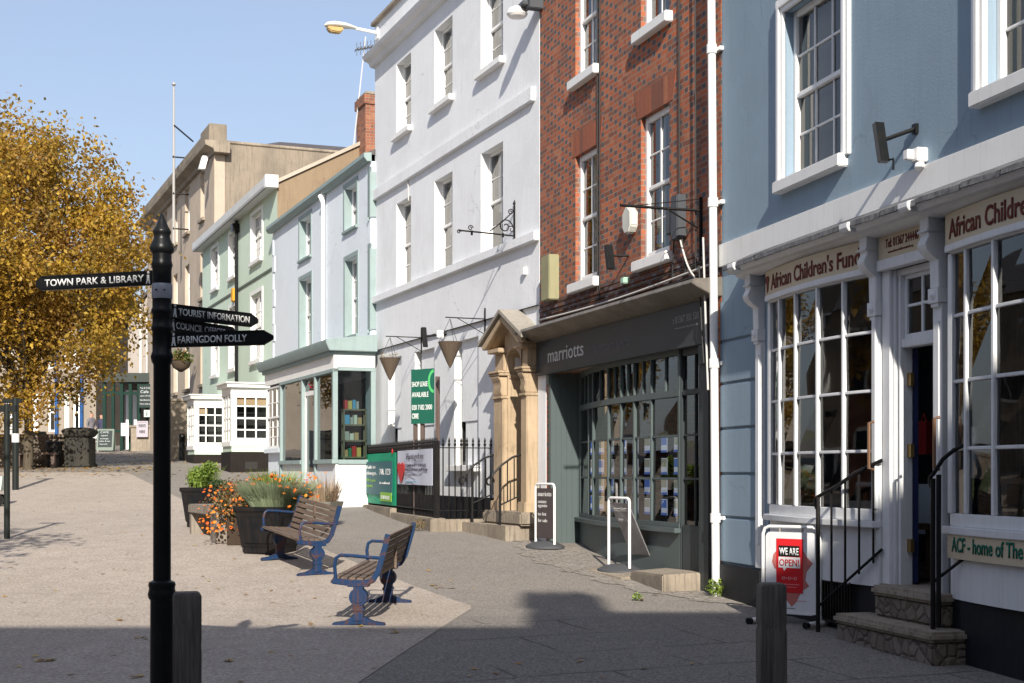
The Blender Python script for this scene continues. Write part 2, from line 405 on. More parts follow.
# rustication grooves are thin recess shadows: raised courses left of the shopfront
q=b1.mb()
rz=[-.99,-.49,-.02,.47,.96,1.42,1.87]
for a,c in zip(rz,rz[1:]): q.box(.012,sx0-.16,-.028,0.02,a+.012,c-.012)
part('ashlar_course',q,BLUE,t1,bevel=.010)
q=b1.mb(); q.box(-.02,b1.W,-.035,.02,2.245,2.49); part('band',q,WHITE,t1,bevel=.006)
q=b1.mb(); q.box(0,sx0-.02,-.07,.02,-1.9,-1.0); q.box(sx0-.02,X(905)+.95,-.055,.02,-1.9,-.987); q.box(X(905)+.95,b1.W,-.09,.02,-1.9,-.99)
part('plinth',q,paint('black_plinth',(.012,.013,.018),.6,.3,(.035,.032,.03),3,.3),t1,bevel=.01)
for (a,c) in ((w1a,w1b),(w2a,w2b),(w3a,w3a+w1b-w1a)):
    wn=sash(b1,t1,a,c,Z0U,Z1U,.12,3,2,2,WHITEF,fw=.06,bar=.025,sill=.10,sillh=.12,curtain=[(.0,.42)],
            blindmat=paint('beige_curtain',(.45,.38,.30),.9,.1,bmp=.02))
    q=b1.mb()
    for (u0,u1,pr) in ((.0,.055,.03),(.05,.10,.05),(.10,.15,.035)):
        q.box(a-u1,a-u0,-pr,.02,Z0U-.02,Z1U+u1); q.box(c+u0,c+u1,-pr,.02,Z0U-.02,Z1U+u1)
        q.box(a-u0,c+u0,-pr-.001,.02,Z1U+u0,Z1U+u1)
    part('architrave',q,WHITEF,wn,bevel=.006)
# ---- shopfront
SF=paint('shopfront_paint',(.74,.75,.76),.42,.22,(.42,.42,.43),4,.12)
bl,br=X(770,.06),X(876,.06)          # left bow
dl,dr=X(887,.0),X(944,.0)            # door bay
rl=X(951,.06); rr=rl+(br-bl)         # right bow
ZT,ZB=1.70,-.32
ROWS=[ZB,.18,.70,1.21,ZT]
def bow_window(xl,xr,colx,parent):
    fn=arc(xl,xr,-.05,.10)
    f=b1.mb(); p=b1.mb()
    f.strip(pl(fn,xl,xr,20,-.02),ZB-.10,ZB,.10)       # bottom rail
    f.strip(pl(fn,xl,xr,20,-.02),ZT-.01,ZT+.06,.10)
    for z in ROWS[1:-1]: f.strip(pl(fn,xl,xr,20,-.008),z-.014,z+.014,.035)
    f.box(xl-.02,xl+.045,-.08,.02,ZB,ZT); f.box(xr-.045,xr+.02,-.08,.02,ZB,ZT)
    xs=[xl+.03]+colx+[xr-.03]
    for x in colx:
        y=fn(x); f.box(x-.018,x+.018,y-.022,y+.03,ZB,ZT)
    for a,c in zip(xs,xs[1:]):
        for z0,z1 in zip(ROWS,ROWS[1:]):
            ta,tb=random.uniform(-.006,.006),random.uniform(-.006,.006)
            p.add([(a,fn(a)+.01+ta,z0),(c,fn(c)+.01-ta,z0),(c,fn(c)+.01+tb,z1),(a,fn(a)+.01-tb,z1)],[(0,1,2,3)])
    w=part('bow_window',f,SF,parent,bevel=.005); part('pane',p,GLASS,w,recalc=False)
    s=b1.mb(); s.strip(pl(fn,xl-.04,xr+.04,20,-.07),ZB-.16,ZB-.10,.16); part('sill',s,SF,w,bevel=.006)
    s=b1.mb(); s.strip(pl(fn,xl-.02,xr+.02,20,.0),-.985,ZB-.162,.12); part('stall_riser',s,SF,w)
    return w,fn
lcols=[X(p,n_) for p,n_ in ((781.5,.09),(797,.135),(818,.15),(844,.12))]
pitch=(br-bl)
WL,fnL=bow_window(bl,br,lcols,t1)
rcols=[X(969,.08),X(997,.12),X(997,.12)+.44,X(997,.12)+.88]
WR,fnR=bow_window(rl,rr,rcols,t1)
# fascia boards (curved with the bows)
SB0,SB1=1.76,2.0
def signboard(xl,xr,fn,off=-.05):
    q=b1.mb(); q.strip(pl(fn,xl,xr,20,off),SB0,SB1,.05); return part('sign_board',q,CREAM,t1)
fL=arc(bl,br,-.06,.08); fR=arc(rl,rr,-.06,.08)
s1=signboard(bl,br-.02,fL)
lettering("African Children's Fund",s1,MAROON,bl+.19,SB0+.045,.150,1.76,0,bold=.018,curve=lambda x:fL(x)-.052,dz=b1.dz)
q=b1.mb()
ex=bl+.085; ye=fL(ex)-.055
q.prism([(ex-.045,1.90),(ex-.03,1.945),(ex+.02,1.95),(ex+.05,1.92),(ex+.03,1.88),(ex+.015,1.80),(ex-.005,1.785),(ex-.012,1.87)],ye-.006,ye)
part('emblem',q,MAROON,s1)
s2=signboard(rl+.0,rr,fR)
lettering("African Children's Fund",s2,MAROON,rl+.07,SB0+.045,.150,1.66,0,bold=.018,curve=lambda x:fR(x)-.052,dz=b1.dz)
q=b1.mb(); q.box(dl-.02,dr-.02,-.07,-.03,1.80,2.02); s3=part('sign_board',q,CREAM,t1)
lettering("Tel: 01367 244440",s3,MAROON,dl+.10,1.895,.075,.52,-.07,bold=.015,dz=b1.dz)
lettering("www.africanchildrensfund.org",s3,MAROON,dl+.14,1.845,.022,.40,-.07,dz=b1.dz)
# header rails above the boards and soffit
q=b1.mb(); q.box(sx0-.1,rr+.2,-.06,.1,2.0,2.10)
q.strip(pl(fL,bl,br,16,-.06),SB0-.055,SB0,.08); q.strip(pl(fR,rl,rr,16,-.06),SB0-.055,SB0,.08)
q.box(dl-.02,dr-.02,-.09,.0,1.71,1.80)
part('fascia_frame',q,SF,t1,bevel=.005)
q=b1.mb(); cornice(q,sx0-.34,b1.W,[(-.035,2.235),(-.315,2.115),(-.325,2.085),(-.29,2.08),(-.27,2.05),(-.20,2.045),(-.17,2.015),(-.10,2.0),(0,2.0),(0,2.235)])
part('cornice',q,SF,t1,bevel=.004)
q=b1.mb(); xx=sx0-.36
while xx<b1.W-.7:
    L=random.uniform(.5,.8); zz=random.uniform(-.006,.006)
    q.add([(xx,-.036,2.262),(xx+L-.012,-.036,2.262),(xx+L-.012,-.332,2.130+zz),(xx,-.332,2.130-zz),(xx,-.338,2.088-zz),(xx+L-.012,-.338,2.082+zz),(xx,-.320,2.085-zz),(xx+L-.012,-.320,2.085+zz)],
          [(0,3,2,1),(3,4,5,2),(4,6,7,5)])
    xx+=L
part('lead_flashing',q,LEAD,t1,recalc=False)
# pilasters with console brackets
def pilaster(xc,w=.12):
    q=b1.mb()
    q.box(xc-w/2,xc+w/2,-.05,.02,-.985,1.34)
    q.box(xc-w/2+.025,xc+w/2-.025,-.062,-.045,-.75,1.20)
    p=part('pilaster',q,SF,t1,bevel=.005)
    r=b1.mb(); r.box(xc-w/2-.008,xc+w/2+.008,-.09,.0,1.34,1.46); r.box(xc-w/2+.01,xc+w/2-.01,-.075,.0,1.31,1.34)
    r.cyl((xc,-.09,1.40),(xc,-.105,1.40),.04,.02,12); r.cyl((xc,-.10,1.40),(xc,-.112,1.40),.014,.010,8)
    part('rosette',r,SF,p,bevel=.003)
    c=b1.mb()
    prof=[(0,1.46),(-.075,1.46),(-.080,1.68),(-.13,1.71),(-.18,1.755),(-.195,1.80),(-.175,1.84),(-.16,1.87),(-.17,1.90),(-.17,2.04),(0,2.04)]
    c.prism(prof,xc-w/2,xc+w/2,axis='x'); c.box(xc-w/2-.012,xc+w/2+.012,-.19,0,1.895,1.915)
    part('console_bracket',c,SF,p,bevel=.006)
    k=b1.mb(); k.prism([(-.1,2.04),(-.335,2.05),(-.36,2.08),(-.36,2.125),(-.1,2.20)],xc-w/2-.01,xc+w/2+.01,axis='x')
    part('capping',k,SF,p,bevel=.006)
pilaster(X(757,.06),.13)
pilaster(X(872.5,.06)+.03,.13)
pilaster(X(936,.06),.13)
pilaster(rr+.12,.13)
# door bay: lit jamb, fluted frame, fanlight, open door
q=b1.mb()
q.box(dl-.03,dl+.10,-.03,.12,-.985,1.71); q.box(dl+.10,dl+.13,.0,.12,-.985,1.71); q.box(dl+.15,dl+.18,.02,.14,-.985,1.71)
q.box(dr-.16,dr-.03,-.0,.14,-.985,1.71); q.box(dl+.18,dr-.16,.03,.14,1.045,1.12); q.box(dl+.1,dr-.1,.02,.14,1.655,1.71)
dx0,dx1=dl+.18,dr-.16
part('door_frame',q,SF,t1,bevel=.006)
q=b1.mb(); p=b1.mb()
q.box(dx0,dx1,.06,.10,1.12,1.16); q.box(dx0,dx1,.06,.10,1.62,1.655); q.box(dx0,dx0+.04,.06,.10,1.16,1.62); q.box(dx1-.04,dx1,.06,.10,1.16,1.62)
xm=(dx0+dx1)/2; q.box(xm-.015,xm+.015,.065,.095,1.16,1.62); q.box(dx0,dx1,.067,.093,1.385,1.41)
p.quad((dx0,.08,1.14),(dx1,.08,1.14),(dx1,.08,1.63),(dx0,.08,1.63))
fl=part('fanlight',q,SF,t1,bevel=.004); part('pane',p,GLASS,fl,recalc=False)
NAVY=paint('navy_door',(.012,.018,.07),.35,.2,bmp=.05); BRASS=paint('aged_brass',(.32,.22,.09),.4,.4,metal=.7)
q=b1.mb(); q.obox((dx0-.33,.36,.05),(-.36,.21,0),(.011,.019,0),(0,0,.99)); dd=part('door',q,NAVY,t1,bevel=.005)
for z in (-.62,-.1+.28,.78):
    q=b1.mb(); q.box(dx0+.0,dx0+.06,.085,.118,z-.055,z+.055); part('hinge',q,BRASS,dd)
q=b1.mb(); q.box(dx0-.2,dx1+.2,-.06,.5,-1.0,-.95); part('threshold',q,STONE,t1)
# interior room
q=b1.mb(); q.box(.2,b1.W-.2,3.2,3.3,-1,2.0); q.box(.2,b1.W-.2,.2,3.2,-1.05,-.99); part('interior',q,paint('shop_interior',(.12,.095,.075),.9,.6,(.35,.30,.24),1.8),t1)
# pull handles
for xh in (br-.02+.05,rl-.10):
    q=b1.mb(); q.tube([(xh,-.10,.02),(xh,-.145,.03),(xh,-.145,.42),(xh,-.10,.43)],.014,8); part('grab_handle',q,paint('worn_copper',(.28,.16,.10),.4,.3,metal=.6),t1,smooth=True)
# painted board low on the right
q=b1.mb(); q.strip(pl(fnR,rl+.02,rr-.02,20,-.05),-.665,-.455,.04); s4=part('sign_board',q,CREAM,WR)
GREENL=paint('letter_green',(.0,.14,.09),.6,.1,bmp=0,streak=False)
lettering("ACF - home of The Big Knit",t1,GREENL,rl+.11,-.61,.115,1.46,0,bold=.014,curve=lambda x:fnR(x)-.052,dz=b1.dz)
# grille
q=b1.mb(); gx0,gx1=X(811,.08),X(852,.08)
for i in range(16): 
    x=gx0+(gx1-gx0)*i/15; q.box(x-.006,x+.006,-.10,-.08,-1.37,-1.0)
q.box(gx0-.02,gx1+.02,-.11,-.07,-1.0,-.975); q.box(gx0-.02,gx1+.02,-.11,-.07,-1.37,-1.345)
part('vent_grille',q,IRON,t1)

# items in the shop windows
def at1(px,n,z): return b1.w(b1.x(px,n),n,z)
CLR={}
def flat(name,c,r=.6): return paint('c_'+name,c,r,.1,bmp=.02,streak=False)
for i,(px,n,h,lab) in enumerate(((958,-.35,.30,'white bottle vase at the left of the right shop window'),(975,-.45,.42,'tall white vase with red top in the right shop window'))):
    q=MB(); q.lathe([(.07,0),(.09,h*.25),(.085,h*.5),(.03,h*.75),(.028,h*.95),(.04,h)],n=14)
    solo('vase',q,flat('vase',(.75,.75,.72),.3),lab,'vase',at1(px,n,-.05),smooth=True)
    # stand
q=b1.mb(); q.box(rl+.1,rr-.1,.25,.75,-.09,-.05); q.box(rl+.15,rl+.2,.3,.7,-.98,-.09); q.box(rr-.2,rr-.15,.3,.7,-.98,-.09)
part('display_shelf',q,wood('display_wood',(.16,.09,.05),(.24,.15,.08)),t1)
for k,(dx,hh) in enumerate(((1.0,.16),(1.14,.16),(1.28,.16))):
    q=MB(); q.lathe([(.055,0),(.06,.02),(.06,hh-.03),(.05,hh),(.052,hh+.02),(.0,hh+.025)],n=14)
    solo('jar',q,flat('vase',(.75,.75,.72),.3),['white storage jar beside the vases on the window shelf','white storage jar in the middle of three on the window shelf','white storage jar at the right end of the window shelf'][k],'jar',b1.w(rl+dx,-.4,-.05),smooth=True,group='white jars in the charity shop window')
q=MB(); q.box(-.22,.22,-.02,.02,0,.5); q.box(-.18,.18,-.024,-.02,.25,.45)
solo('poster_board',q,[flat('poster',(.55,.62,.68))],'pale blue notice seen through the open shop door','notice',b1.w(X(926,-1.4),-1.4,-.62),b1.rz)
q=MB(); q.box(-.12,.12,-.05,.05,0,.34); q.cyl((-.05,0,.34),(0,0,.42),.01,.01,6); q.cyl((.05,0,.34),(0,0,.42),.01,.01,6)
solo('red_bag',q,[flat('redbag',(.5,.04,.04))],'red bag hanging inside the open shop door above the pale notice','bag',b1.w(X(924,-1.6),-1.6,.18),b1.rz)
q=MB(); q.box(-.5,.5,-.25,.25,.45,.5); q.box(-.46,-.4,-.2,-.14,0,.45); q.box(.4,.46,-.2,-.14,0,.45); q.box(-.46,-.4,.14,.2,0,.45); q.box(.4,.46,.14,.2,0,.45)
solo('display_table',q,wood('display_wood',(.16,.09,.05),(.24,.15,.08)),'low wooden display table inside the left bow window','table',b1.w(bl+1.0,-.7,-.98),b1.rz)
q=MB(); q.tube([(-.3,0,0),(-.3,0,.36),(.3,0,.36),(.3,0,0)],.03,8); q.box(-.3,.3,-.18,.18,.0,.2)
solo('cushion_basket',q,flat('basket',(.5,.47,.42)),'pale draped basket on the table in the left bow window','basket',b1.w(bl+.8,-.65,-.48),b1.rz)

# wall fixtures
q=MB(); q.obox((0,-.26,0),(.045,-.01,0),(.0,.04,.0),(-.045,0,.17)); q.cyl((0.0,-.24,.02),(.12,-.02,.10),.018,.018,8); q.box(.09,.15,-.03,0,.06,.14); q.tube([(.05,-.25,-.16),(.13,-.22,-.16),(.13,-.22,-.25)],.01,6)
solo('sign_lamp',q,BLACKP,'black angled trough lamp on an arm on the pale blue wall','lamp',b1.w(X(909,0),0,2.72),b1.rz)
q=MB(); q.box(-.05,.05,-.10,0,-.05,.06); q.box(-.07,.0,-.16,-.10,-.03,.05); q.cyl((0,-.05,-.05),(.02,-.06,-.11),.035,.045,12)
solo('security_light',q,WHITEF,'small white security light just above the white band','light',b1.w(X(925,0),0,2.57),b1.rz,bevel=.006)
# stone steps
st=b1.thing('stone_steps','two worn stone steps up to the open charity shop door','steps')
xl_=X(832,.40); xr_=xl_+1.28
def step(x0,x1,n0,z0,z1,par,bb,bevel=.025):
    q=bb.mb(); q.box(x0+.02,x1-.02,-(n0-.03),.0,z0,z1-.075); a=part('step_base',q,RUBBLE,par,bevel=.02)
    q=bb.mb(); q.box(x0,x1,-n0,.0,z1-.08,z1); part('tread',q,STONE,par,bevel=bevel)
RUBBLE=None
def mk_rubble():
    m,nt,b=newmat('rubble_stone'); v=N(nt,'ShaderNodeTexVoronoi'); v.inputs['Scale'].default_value=9; nt.links.new(coords(nt),v.inputs['Vector'])
    v2=N(nt,'ShaderNodeTexVoronoi',feature='DISTANCE_TO_EDGE'); v2.inputs['Scale'].default_value=9; nt.links.new(coords(nt),v2.inputs['Vector'])
    sp=N(nt,'ShaderNodeSeparateColor'); nt.links.new(v.outputs['Color'],sp.inputs[0])
    c=mix(nt,sp.outputs[0],(.17,.14,.11),(.27,.225,.18)); c=mix(nt,mth(nt,'MULTIPLY',noise(nt,12,5),.6),c,(.12,.09,.07))
    e=ramp(nt,v2.outputs['Distance'],[(.0,(1,1,1)),(.16,(0,0,0))]); c=mix(nt,mth(nt,'MULTIPLY',e,.45),c,(.10,.085,.07))
    nt.links.new(c,b.inputs['Base Color']); b.inputs['Roughness'].default_value=.95; bump(nt,b,mth(nt,'SUBTRACT',noise(nt,10,5),e),.7,.03); return m
RUBBLE=mk_rubble()
step(xl_,xr_+.28,.40,-1.75,-1.215,st,b1); step(xl_+.27,xr_+.05,.19,-1.215,-.955,st,b1)
# handrails
def handrail(name,label,bb,pts_top,posts,low,loc_par=None,balusters=()):
    t=bb.thing(name,label,'handrail')
    q=MB(bb.dz); q.tube(pts_top,.017,8); part('top_rail',q,IRON,t,smooth=True)
    for (x,y,za,zb) in posts:
        q=MB(bb.dz); q.cyl((x,y,za),(x,y,zb),.02,.02,8); part('post',q,IRON,t)
    if low: q=MB(bb.dz); q.tube(low,.013,8); part('bottom_rail',q,IRON,t,smooth=True)
    for (x,y,za,zb) in balusters:
        q=MB(bb.dz); q.cyl((x,y,za),(x,y,zb),.011,.011,6); part('baluster',q,IRON,t)
    return t
xn=X(818,.33); xw=X(883,.04)
def scroll(x,y,z,r,dirx=-1):
    return [(x+dirx*r*math.sin(a)*.9,y,z-r+r*math.cos(a)) for a in [0,.6,1.2,1.9,2.6,3.2]]
top=scroll(xn,-.33,-.22,.055)[::-1]+[(xn+.25,-.27,-.12),(xn+(xw-xn)*.6,-.17,-.01),(xw,-.05,.10)]
def lerp(a,b,t): return a+(b-a)*t
bal=[]
for i in (1,2,3,4):
    t=i/4.6; x=lerp(xn,xw,t); y=lerp(-.33,-.05,t); bal.append((x,y,lerp(-1.20,-.72,t),lerp(-.22,.09,t)))
handrail('hand_railing','black iron handrail with five bars left of the charity shop door',b1,top,[(xn,-.33,-1.46,-.22)],[(xn,-.33,-1.2),(xw,-.05,-.66)],balusters=bal)
xn2=X(933,.25); 
top=scroll(xn2,-.25,-.02,.05)[::-1]+[(xn2+.03,-.24,.02),(xn2+.06,-.2,.10),(xn2+.12,-.14,.17),(xn2+.20,-.05,.23)]
handrail('hand_railing','black iron handrail right of the charity shop door, before the right bow window',b1,top,[(xn2,-.25,-1.47,-.05),(xn2+.03,-.22,-1.2,-.02)],[(xn2,-.25,-.85),(xn2+.20,-.05,-.62)])
# ================================================================ B2 brick building with grey estate agent's shop
BRICK=brick('chequered_brick',(.50,.135,.052),(.33,.085,.038),(.040,.040,.047),(.40,.31,.24),rh=.068,ln=.30)
b2=B(7.476,-.337,20.94,15.37,-1.25)
t2=b2.thing('brick_building','red brick house with blue-grey headers over a dark grey estate agent shop','building')
X=b2.x
LA,LB=X(575.5),X(597.5); RA,RB=X(641),X(669.5)
ops=[]
for a,c in ((LA,LB),(RA,RB)):
    ops.append((a,c,2.62,4.40)); ops.append((a,c,5.46,7.05))
sx0=X(552.5); sx1=X(704)
opsS=ops+[(sx0,sx1,-1.32,1.46,.55)]
shell(b2,0,b2.W,-1.9,8.6,8,BRICK,t2,ops=opsS,rev=.13)
floor_slabs(b2,0,b2.W,8,[1.6,4.75],t2)
RUB=brick('rubbed_brick_arch',(.40,.11,.05),(.33,.09,.045),headers=False,rh=.6,ln=.12,mortar=(.3,.13,.08))
for (a,c,z0,z1) in ops:
    w=sash(b2,t2,a,c,z0,z1,.09,2,2,2,WHITEF,fw=.075,bar=.022,sill=.10,sillh=.13,curtain=[(.03,.30),(.72,.97)])
    q=b2.mb(); q.prism([(a-.10,z1+.001),(c+.10,z1+.001),(c+.20,z1+.36),(a-.20,z1+.36)],-.006,.05); part('flat_arch',q,RUB,t2)
# sooty band under first floor sills, built as weathered projecting courses
q=b2.mb()
for i in range(5): q.box(.01,b2.W-.02,-.012-.012*(i%2),.02,2.16+i*.072,2.16+i*.072+.06)
part('string_course',q,brick('sooty_brick',(.14,.06,.04),(.07,.035,.03),mortar=(.12,.1,.09)),t2,bevel=.006)
GREY=paint('dark_grey_paint',(.045,.054,.058),.4,.25,(.035,.04,.042),3,.08)
GREY2=paint('fascia_grey',(.045,.048,.054),.35,.15,(.03,.03,.035),2,.04,False)
GREYL=paint('grey_green_panel',(.088,.112,.113),.45,.2,(.07,.085,.085),3,.08)
q=b2.mb(); cornice(q,-.12,b2.W+.02,[(.02,2.14),(-.34,2.11),(-.37,2.06),(-.30,2.02),(-.14,1.95),(-.06,1.93),(.02,1.93)])
part('cornice',q,paint('cornice_brown',(.12,.105,.09),.5,.4,(.30,.28,.25),3,.2),t2,bevel=.006)
q=b2.mb(); q.box(.0,X(712),-.06,.02,1.47,1.93); fa=part('fascia_board',q,GREY2,t2,bevel=.004)
q=b2.mb(); q.box(-.0,X(712),-.08,.0,1.43,1.475); part('fascia_moulding',q,GREY,t2,bevel=.005)
LG=paint('letter_grey',(.55,.55,.54),.5,.05,bmp=0,streak=False); LG2=paint('letter_faint',(.13,.13,.135),.5,.05,bmp=0,streak=False); LG3=paint('letter_mid',(.30,.30,.30),.5,.05,bmp=0,streak=False)
lettering('marriotts',fa,LG,X(548,.06),1.595,.215,X(583.5,.06)-X(548,.06),-.06,dz=b2.dz)
lettering('independent agents',fa,LG2,X(590,.06),1.60,.12,X(630,.06)-X(590,.06),-.06,dz=b2.dz)
lettering('t 01367 300 500',fa,LG3,X(673,.06),1.73,.085,X(699,.06)-X(673,.06),-.06,dz=b2.dz)
lettering('www.marriotts-independent.co.uk',fa,LG3,X(675,.06),1.66,.03,X(698,.06)-X(675,.06),-.06,dz=b2.dz)
# left return panel of the recess (boarded) and its post
q=b2.mb(); q.box(sx0-.09,sx0+.003,-.03,.55,-1.3,1.44); q.box(sx0-.12,sx0-.02,-.05,.02,1.28,1.42); q.box(X(547.5,.03),sx0-.09,-.02,.02,-1.3,1.44)
part('return_panel',q,GREYL,t2,bevel=.005)
q=b2.mb()
for i in range(6): y=.05+i*.085; q.box(sx0+.002,sx0+.010,y,y+.078,-1.25,1.40)
part('panelling',q,GREYL,t2,bevel=.002)
# right post
q=b2.mb(); q.box(sx1-.02,X(713),-.055,.5,-1.42,1.44); q.box(sx1+.03,X(711),-.09,0,1.20,1.42); part('shop_post',q,GREY,t2,bevel=.006)
# bow window
xl=sx0+.04; xr=X(676)
fn2=lambda x: .43-.37*math.sin(math.pi/2*min(1,(x-xl)/(.62*(xr-xl)))) if x<xl+.62*(xr-xl) else .06+.02*((x-xl)/(xr-xl)-.62)
ZR=[-.60,-.08,.43,.92,1.40]
def shop_bow():
    f=b2.mb(); p=b2.mb()
    xs=[X(px,-.3) for px in (592,600)]+[X(613,-.15),X(623,-.08),X(635,-.06),X(652,-.06)]
    xs=[x for x in xs if xl+.05<x<xr-.05]
    f.strip(pl(fn2,xl,xr,24,-.03),ZR[0]-.06,ZR[0],.09); f.strip(pl(fn2,xl,xr,24,-.03),ZR[3]-.03,ZR[3]+.05,.07); f.strip(pl(fn2,xl,xr,24,-.03),1.38,1.46,.08)
    for z in ZR[1:3]: f.strip(pl(fn2,xl,xr,24,-.012),z-.014,z+.014,.03)
    for x in xs+[xl+.02,xr-.02]: 
        y=fn2(x); w=.016 if x in xs else .03; f.box(x-w,x+w,y-.025,y+.03,ZR[0],1.40)
    # extra narrow bars in the transom lights
    al=sorted(xs+[xl+.02,xr-.02])
    for a,c in zip(al,al[1:]):
        m_=(a+c)/2
        if c-a>.3: f.box(m_-.01,m_+.01,fn2(m_)-.015,fn2(m_)+.02,ZR[3],1.40)
        for z0,z1 in zip(ZR,ZR[1:]):
            ta=random.uniform(-.012,.012); tb=random.uniform(-.008,.008)
            p.add([(a,fn2(a)+.01+ta,z0),(c,fn2(c)+.01-ta,z0),(c,fn2(c)+.01+tb,z1),(a,fn2(a)+.01-tb,z1)],[(0,1,2,3)])
    w=part('bow_window',f,GREYL,t2,bevel=.004); part('pane',p,GLASS,w,recalc=False)
    s=b2.mb(); s.strip(pl(fn2,xl-.03,xr+.02,24,-.10),ZR[0]-.12,ZR[0]-.06,.14); part('sill',s,GREYL,w,bevel=.006)
    s=b2.mb(); s.strip(pl(fn2,xl,xr,24,-.02),-1.35,ZR[0]-.122,.1); part('stall_riser',s,GREYL,w)
shop_bow()
# glazed door and side light at the right
q=b2.mb(); p=b2.mb(); xa,xb=xr+.0,sx1-.02
q.box(xa,xa+.035,.05,.11,-1.2,1.44); q.box(xb-.03,xb,.05,.11,-1.2,1.44); q.box(xa+.06,xb-.06,.055,.125,-1.2,-.62); q.box(xa+.06,xb-.06,.055,.125,1.36,1.44); q.box(xa+.06,xb-.06,.055,.125,.90,.96)
xm_=(xa+xb)/2; q.box(xm_-.012,xm_+.012,.07,.11,-.62,1.36)
for z in (-.08,.43): q.box(xa+.06,xb-.06,.072,.108,z-.012,z+.012)
p.quad((xa+.05,.09,-.62),(xb-.05,.09,-.62),(xb-.05,.09,1.38),(xa+.05,.09,1.38))
w=part('side_window',q,GREY,t2,bevel=.004); part('pane',p,GLASS,w,recalc=False)
# interior
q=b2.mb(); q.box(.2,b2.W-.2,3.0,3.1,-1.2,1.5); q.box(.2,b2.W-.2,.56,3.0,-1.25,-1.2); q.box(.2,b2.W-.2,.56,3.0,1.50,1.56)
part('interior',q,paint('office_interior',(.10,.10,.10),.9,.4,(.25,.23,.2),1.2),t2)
# property cards hanging in the window
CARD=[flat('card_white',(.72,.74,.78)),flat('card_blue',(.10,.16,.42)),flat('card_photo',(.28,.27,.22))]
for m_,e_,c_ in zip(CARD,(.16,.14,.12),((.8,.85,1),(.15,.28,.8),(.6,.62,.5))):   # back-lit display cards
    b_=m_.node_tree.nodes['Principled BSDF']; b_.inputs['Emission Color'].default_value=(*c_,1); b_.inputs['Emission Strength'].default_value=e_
k=0
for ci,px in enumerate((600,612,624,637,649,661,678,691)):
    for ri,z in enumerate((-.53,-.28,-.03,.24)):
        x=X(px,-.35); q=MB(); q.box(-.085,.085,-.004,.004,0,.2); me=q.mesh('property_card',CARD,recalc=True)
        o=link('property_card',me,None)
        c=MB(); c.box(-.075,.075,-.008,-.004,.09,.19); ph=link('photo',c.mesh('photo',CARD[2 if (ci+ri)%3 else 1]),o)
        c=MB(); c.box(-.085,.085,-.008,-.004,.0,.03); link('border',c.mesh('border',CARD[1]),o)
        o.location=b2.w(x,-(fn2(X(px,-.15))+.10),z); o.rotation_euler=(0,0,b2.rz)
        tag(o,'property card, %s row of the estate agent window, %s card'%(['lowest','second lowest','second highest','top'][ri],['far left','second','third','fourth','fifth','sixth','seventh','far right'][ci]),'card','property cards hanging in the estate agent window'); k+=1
# fixtures on the brick wall
q=MB(); q.prism([(-.13,.02),(-.13,.20),(0,.30),(.13,.20),(.13,.02),(.06,-.06),(-.06,-.06)],-.11,0); 
solo('alarm_box',q,paint('alarm_white',(.60,.60,.55),.5,.25),'white hexagonal alarm box between the first floor windows of the brick house','alarm box',b2.w(X(634,.0),0,b2.z(229,634)),b2.rz,bevel=.015)
t=b2.thing('sign_lamp','black trough lamp on a short arm under the hexagonal alarm box','lamp'); t.location=b2.w(X(627,0),0,b2.z(258,627)); t.rotation_euler=(0,0,b2.rz)
q=MB(); q.obox((0,-.24,0),(.045,0,0),(0,.045,0),(-.04,0,.16)); part('lamp_head',q,BLACKP,t,bevel=.006)
q=MB(); q.cyl((0,-.22,.02),(.06,0,.02),.015,.015,8); part('arm',q,BLACKP,t)
q=MB(); q.box(-.05,.05,-.10,0,0,.08)
solo('junction_box',q,flat('mint',(.35,.52,.42)),'small pale green wall box below the black trough lamp on the brick','box',b2.w(X(629,0),0,b2.z(284,629)),b2.rz,bevel=.01)
q=MB(); q.box(-.17,.17,-.16,0,-.33,.32)
solo('meter_box',q,paint('meter_beige',(.30,.285,.17),.6,.3),'beige upright metal box at the left edge of the brick wall','box',b2.w(X(550,.08),0,b2.z(280,550)),b2.rz,bevel=.01)
for (px,py,w,h,d,lab) in ((683,218,.09,.26,.12,'taller dark grey cable box right of the first floor window'),(676,222,.08,.15,.10,'shorter dark grey cable box beside the taller one on the brick')):
    q=MB(); q.box(-w,w,-d,0,-h,h)
    solo('cable_box',q,flat('cablebox',(.07,.075,.085),.5),lab,'box',b2.w(X(px,0),0,b2.z(py,px)),b2.rz,bevel=.012)
t=b2.thing('sign_bracket','long thin black sign arm projecting from the brick above the estate agent','bracket')
t.location=b2.w(X(702,0),0,b2.z(215,702)); t.rotation_euler=(0,0,b2.rz)
q=MB(); q.tube([(0,0,.05),(-.02,-.5,.05),(0,-1.0,.05)],.018,6); part('arm',q,IRON,t)
q=MB(); q.box(-.015,.015,-.03,0,-.55,.2); part('back_bar',q,IRON,t)
q=MB(); q.tube([(0,-.05,-.15),(0,-.45,.05)],.01,6); q.tube([(0,-.02,.18),(0,-.8,.06)],.006,6); part('stay',q,IRON,t)
# drainpipe (belongs to the brick house)
q=b2.mb(); xd=b2.W-.10
xa,xb=X(711.5,.10),X(718.5,.10)
q.cyl((X(709,.1),-.10,8.5),(X(716,.1),-.10,-1.42),.045,.045,14)
for (px,py) in ((712,49),(714,202),(716,363),(717,518)):
    z=b2.z(py,px,.1); x=lerp(X(709,.1),X(716,.1),(8.5-z)/9.92); q.cyl((x,-.10,z-.05),(x,-.10,z+.05),.057,.057,14); q.box(x-.09,x+.09,-.05,-.0,z-.02,z+.02)
part('drainpipe',q,WHITE,t2,smooth=True)
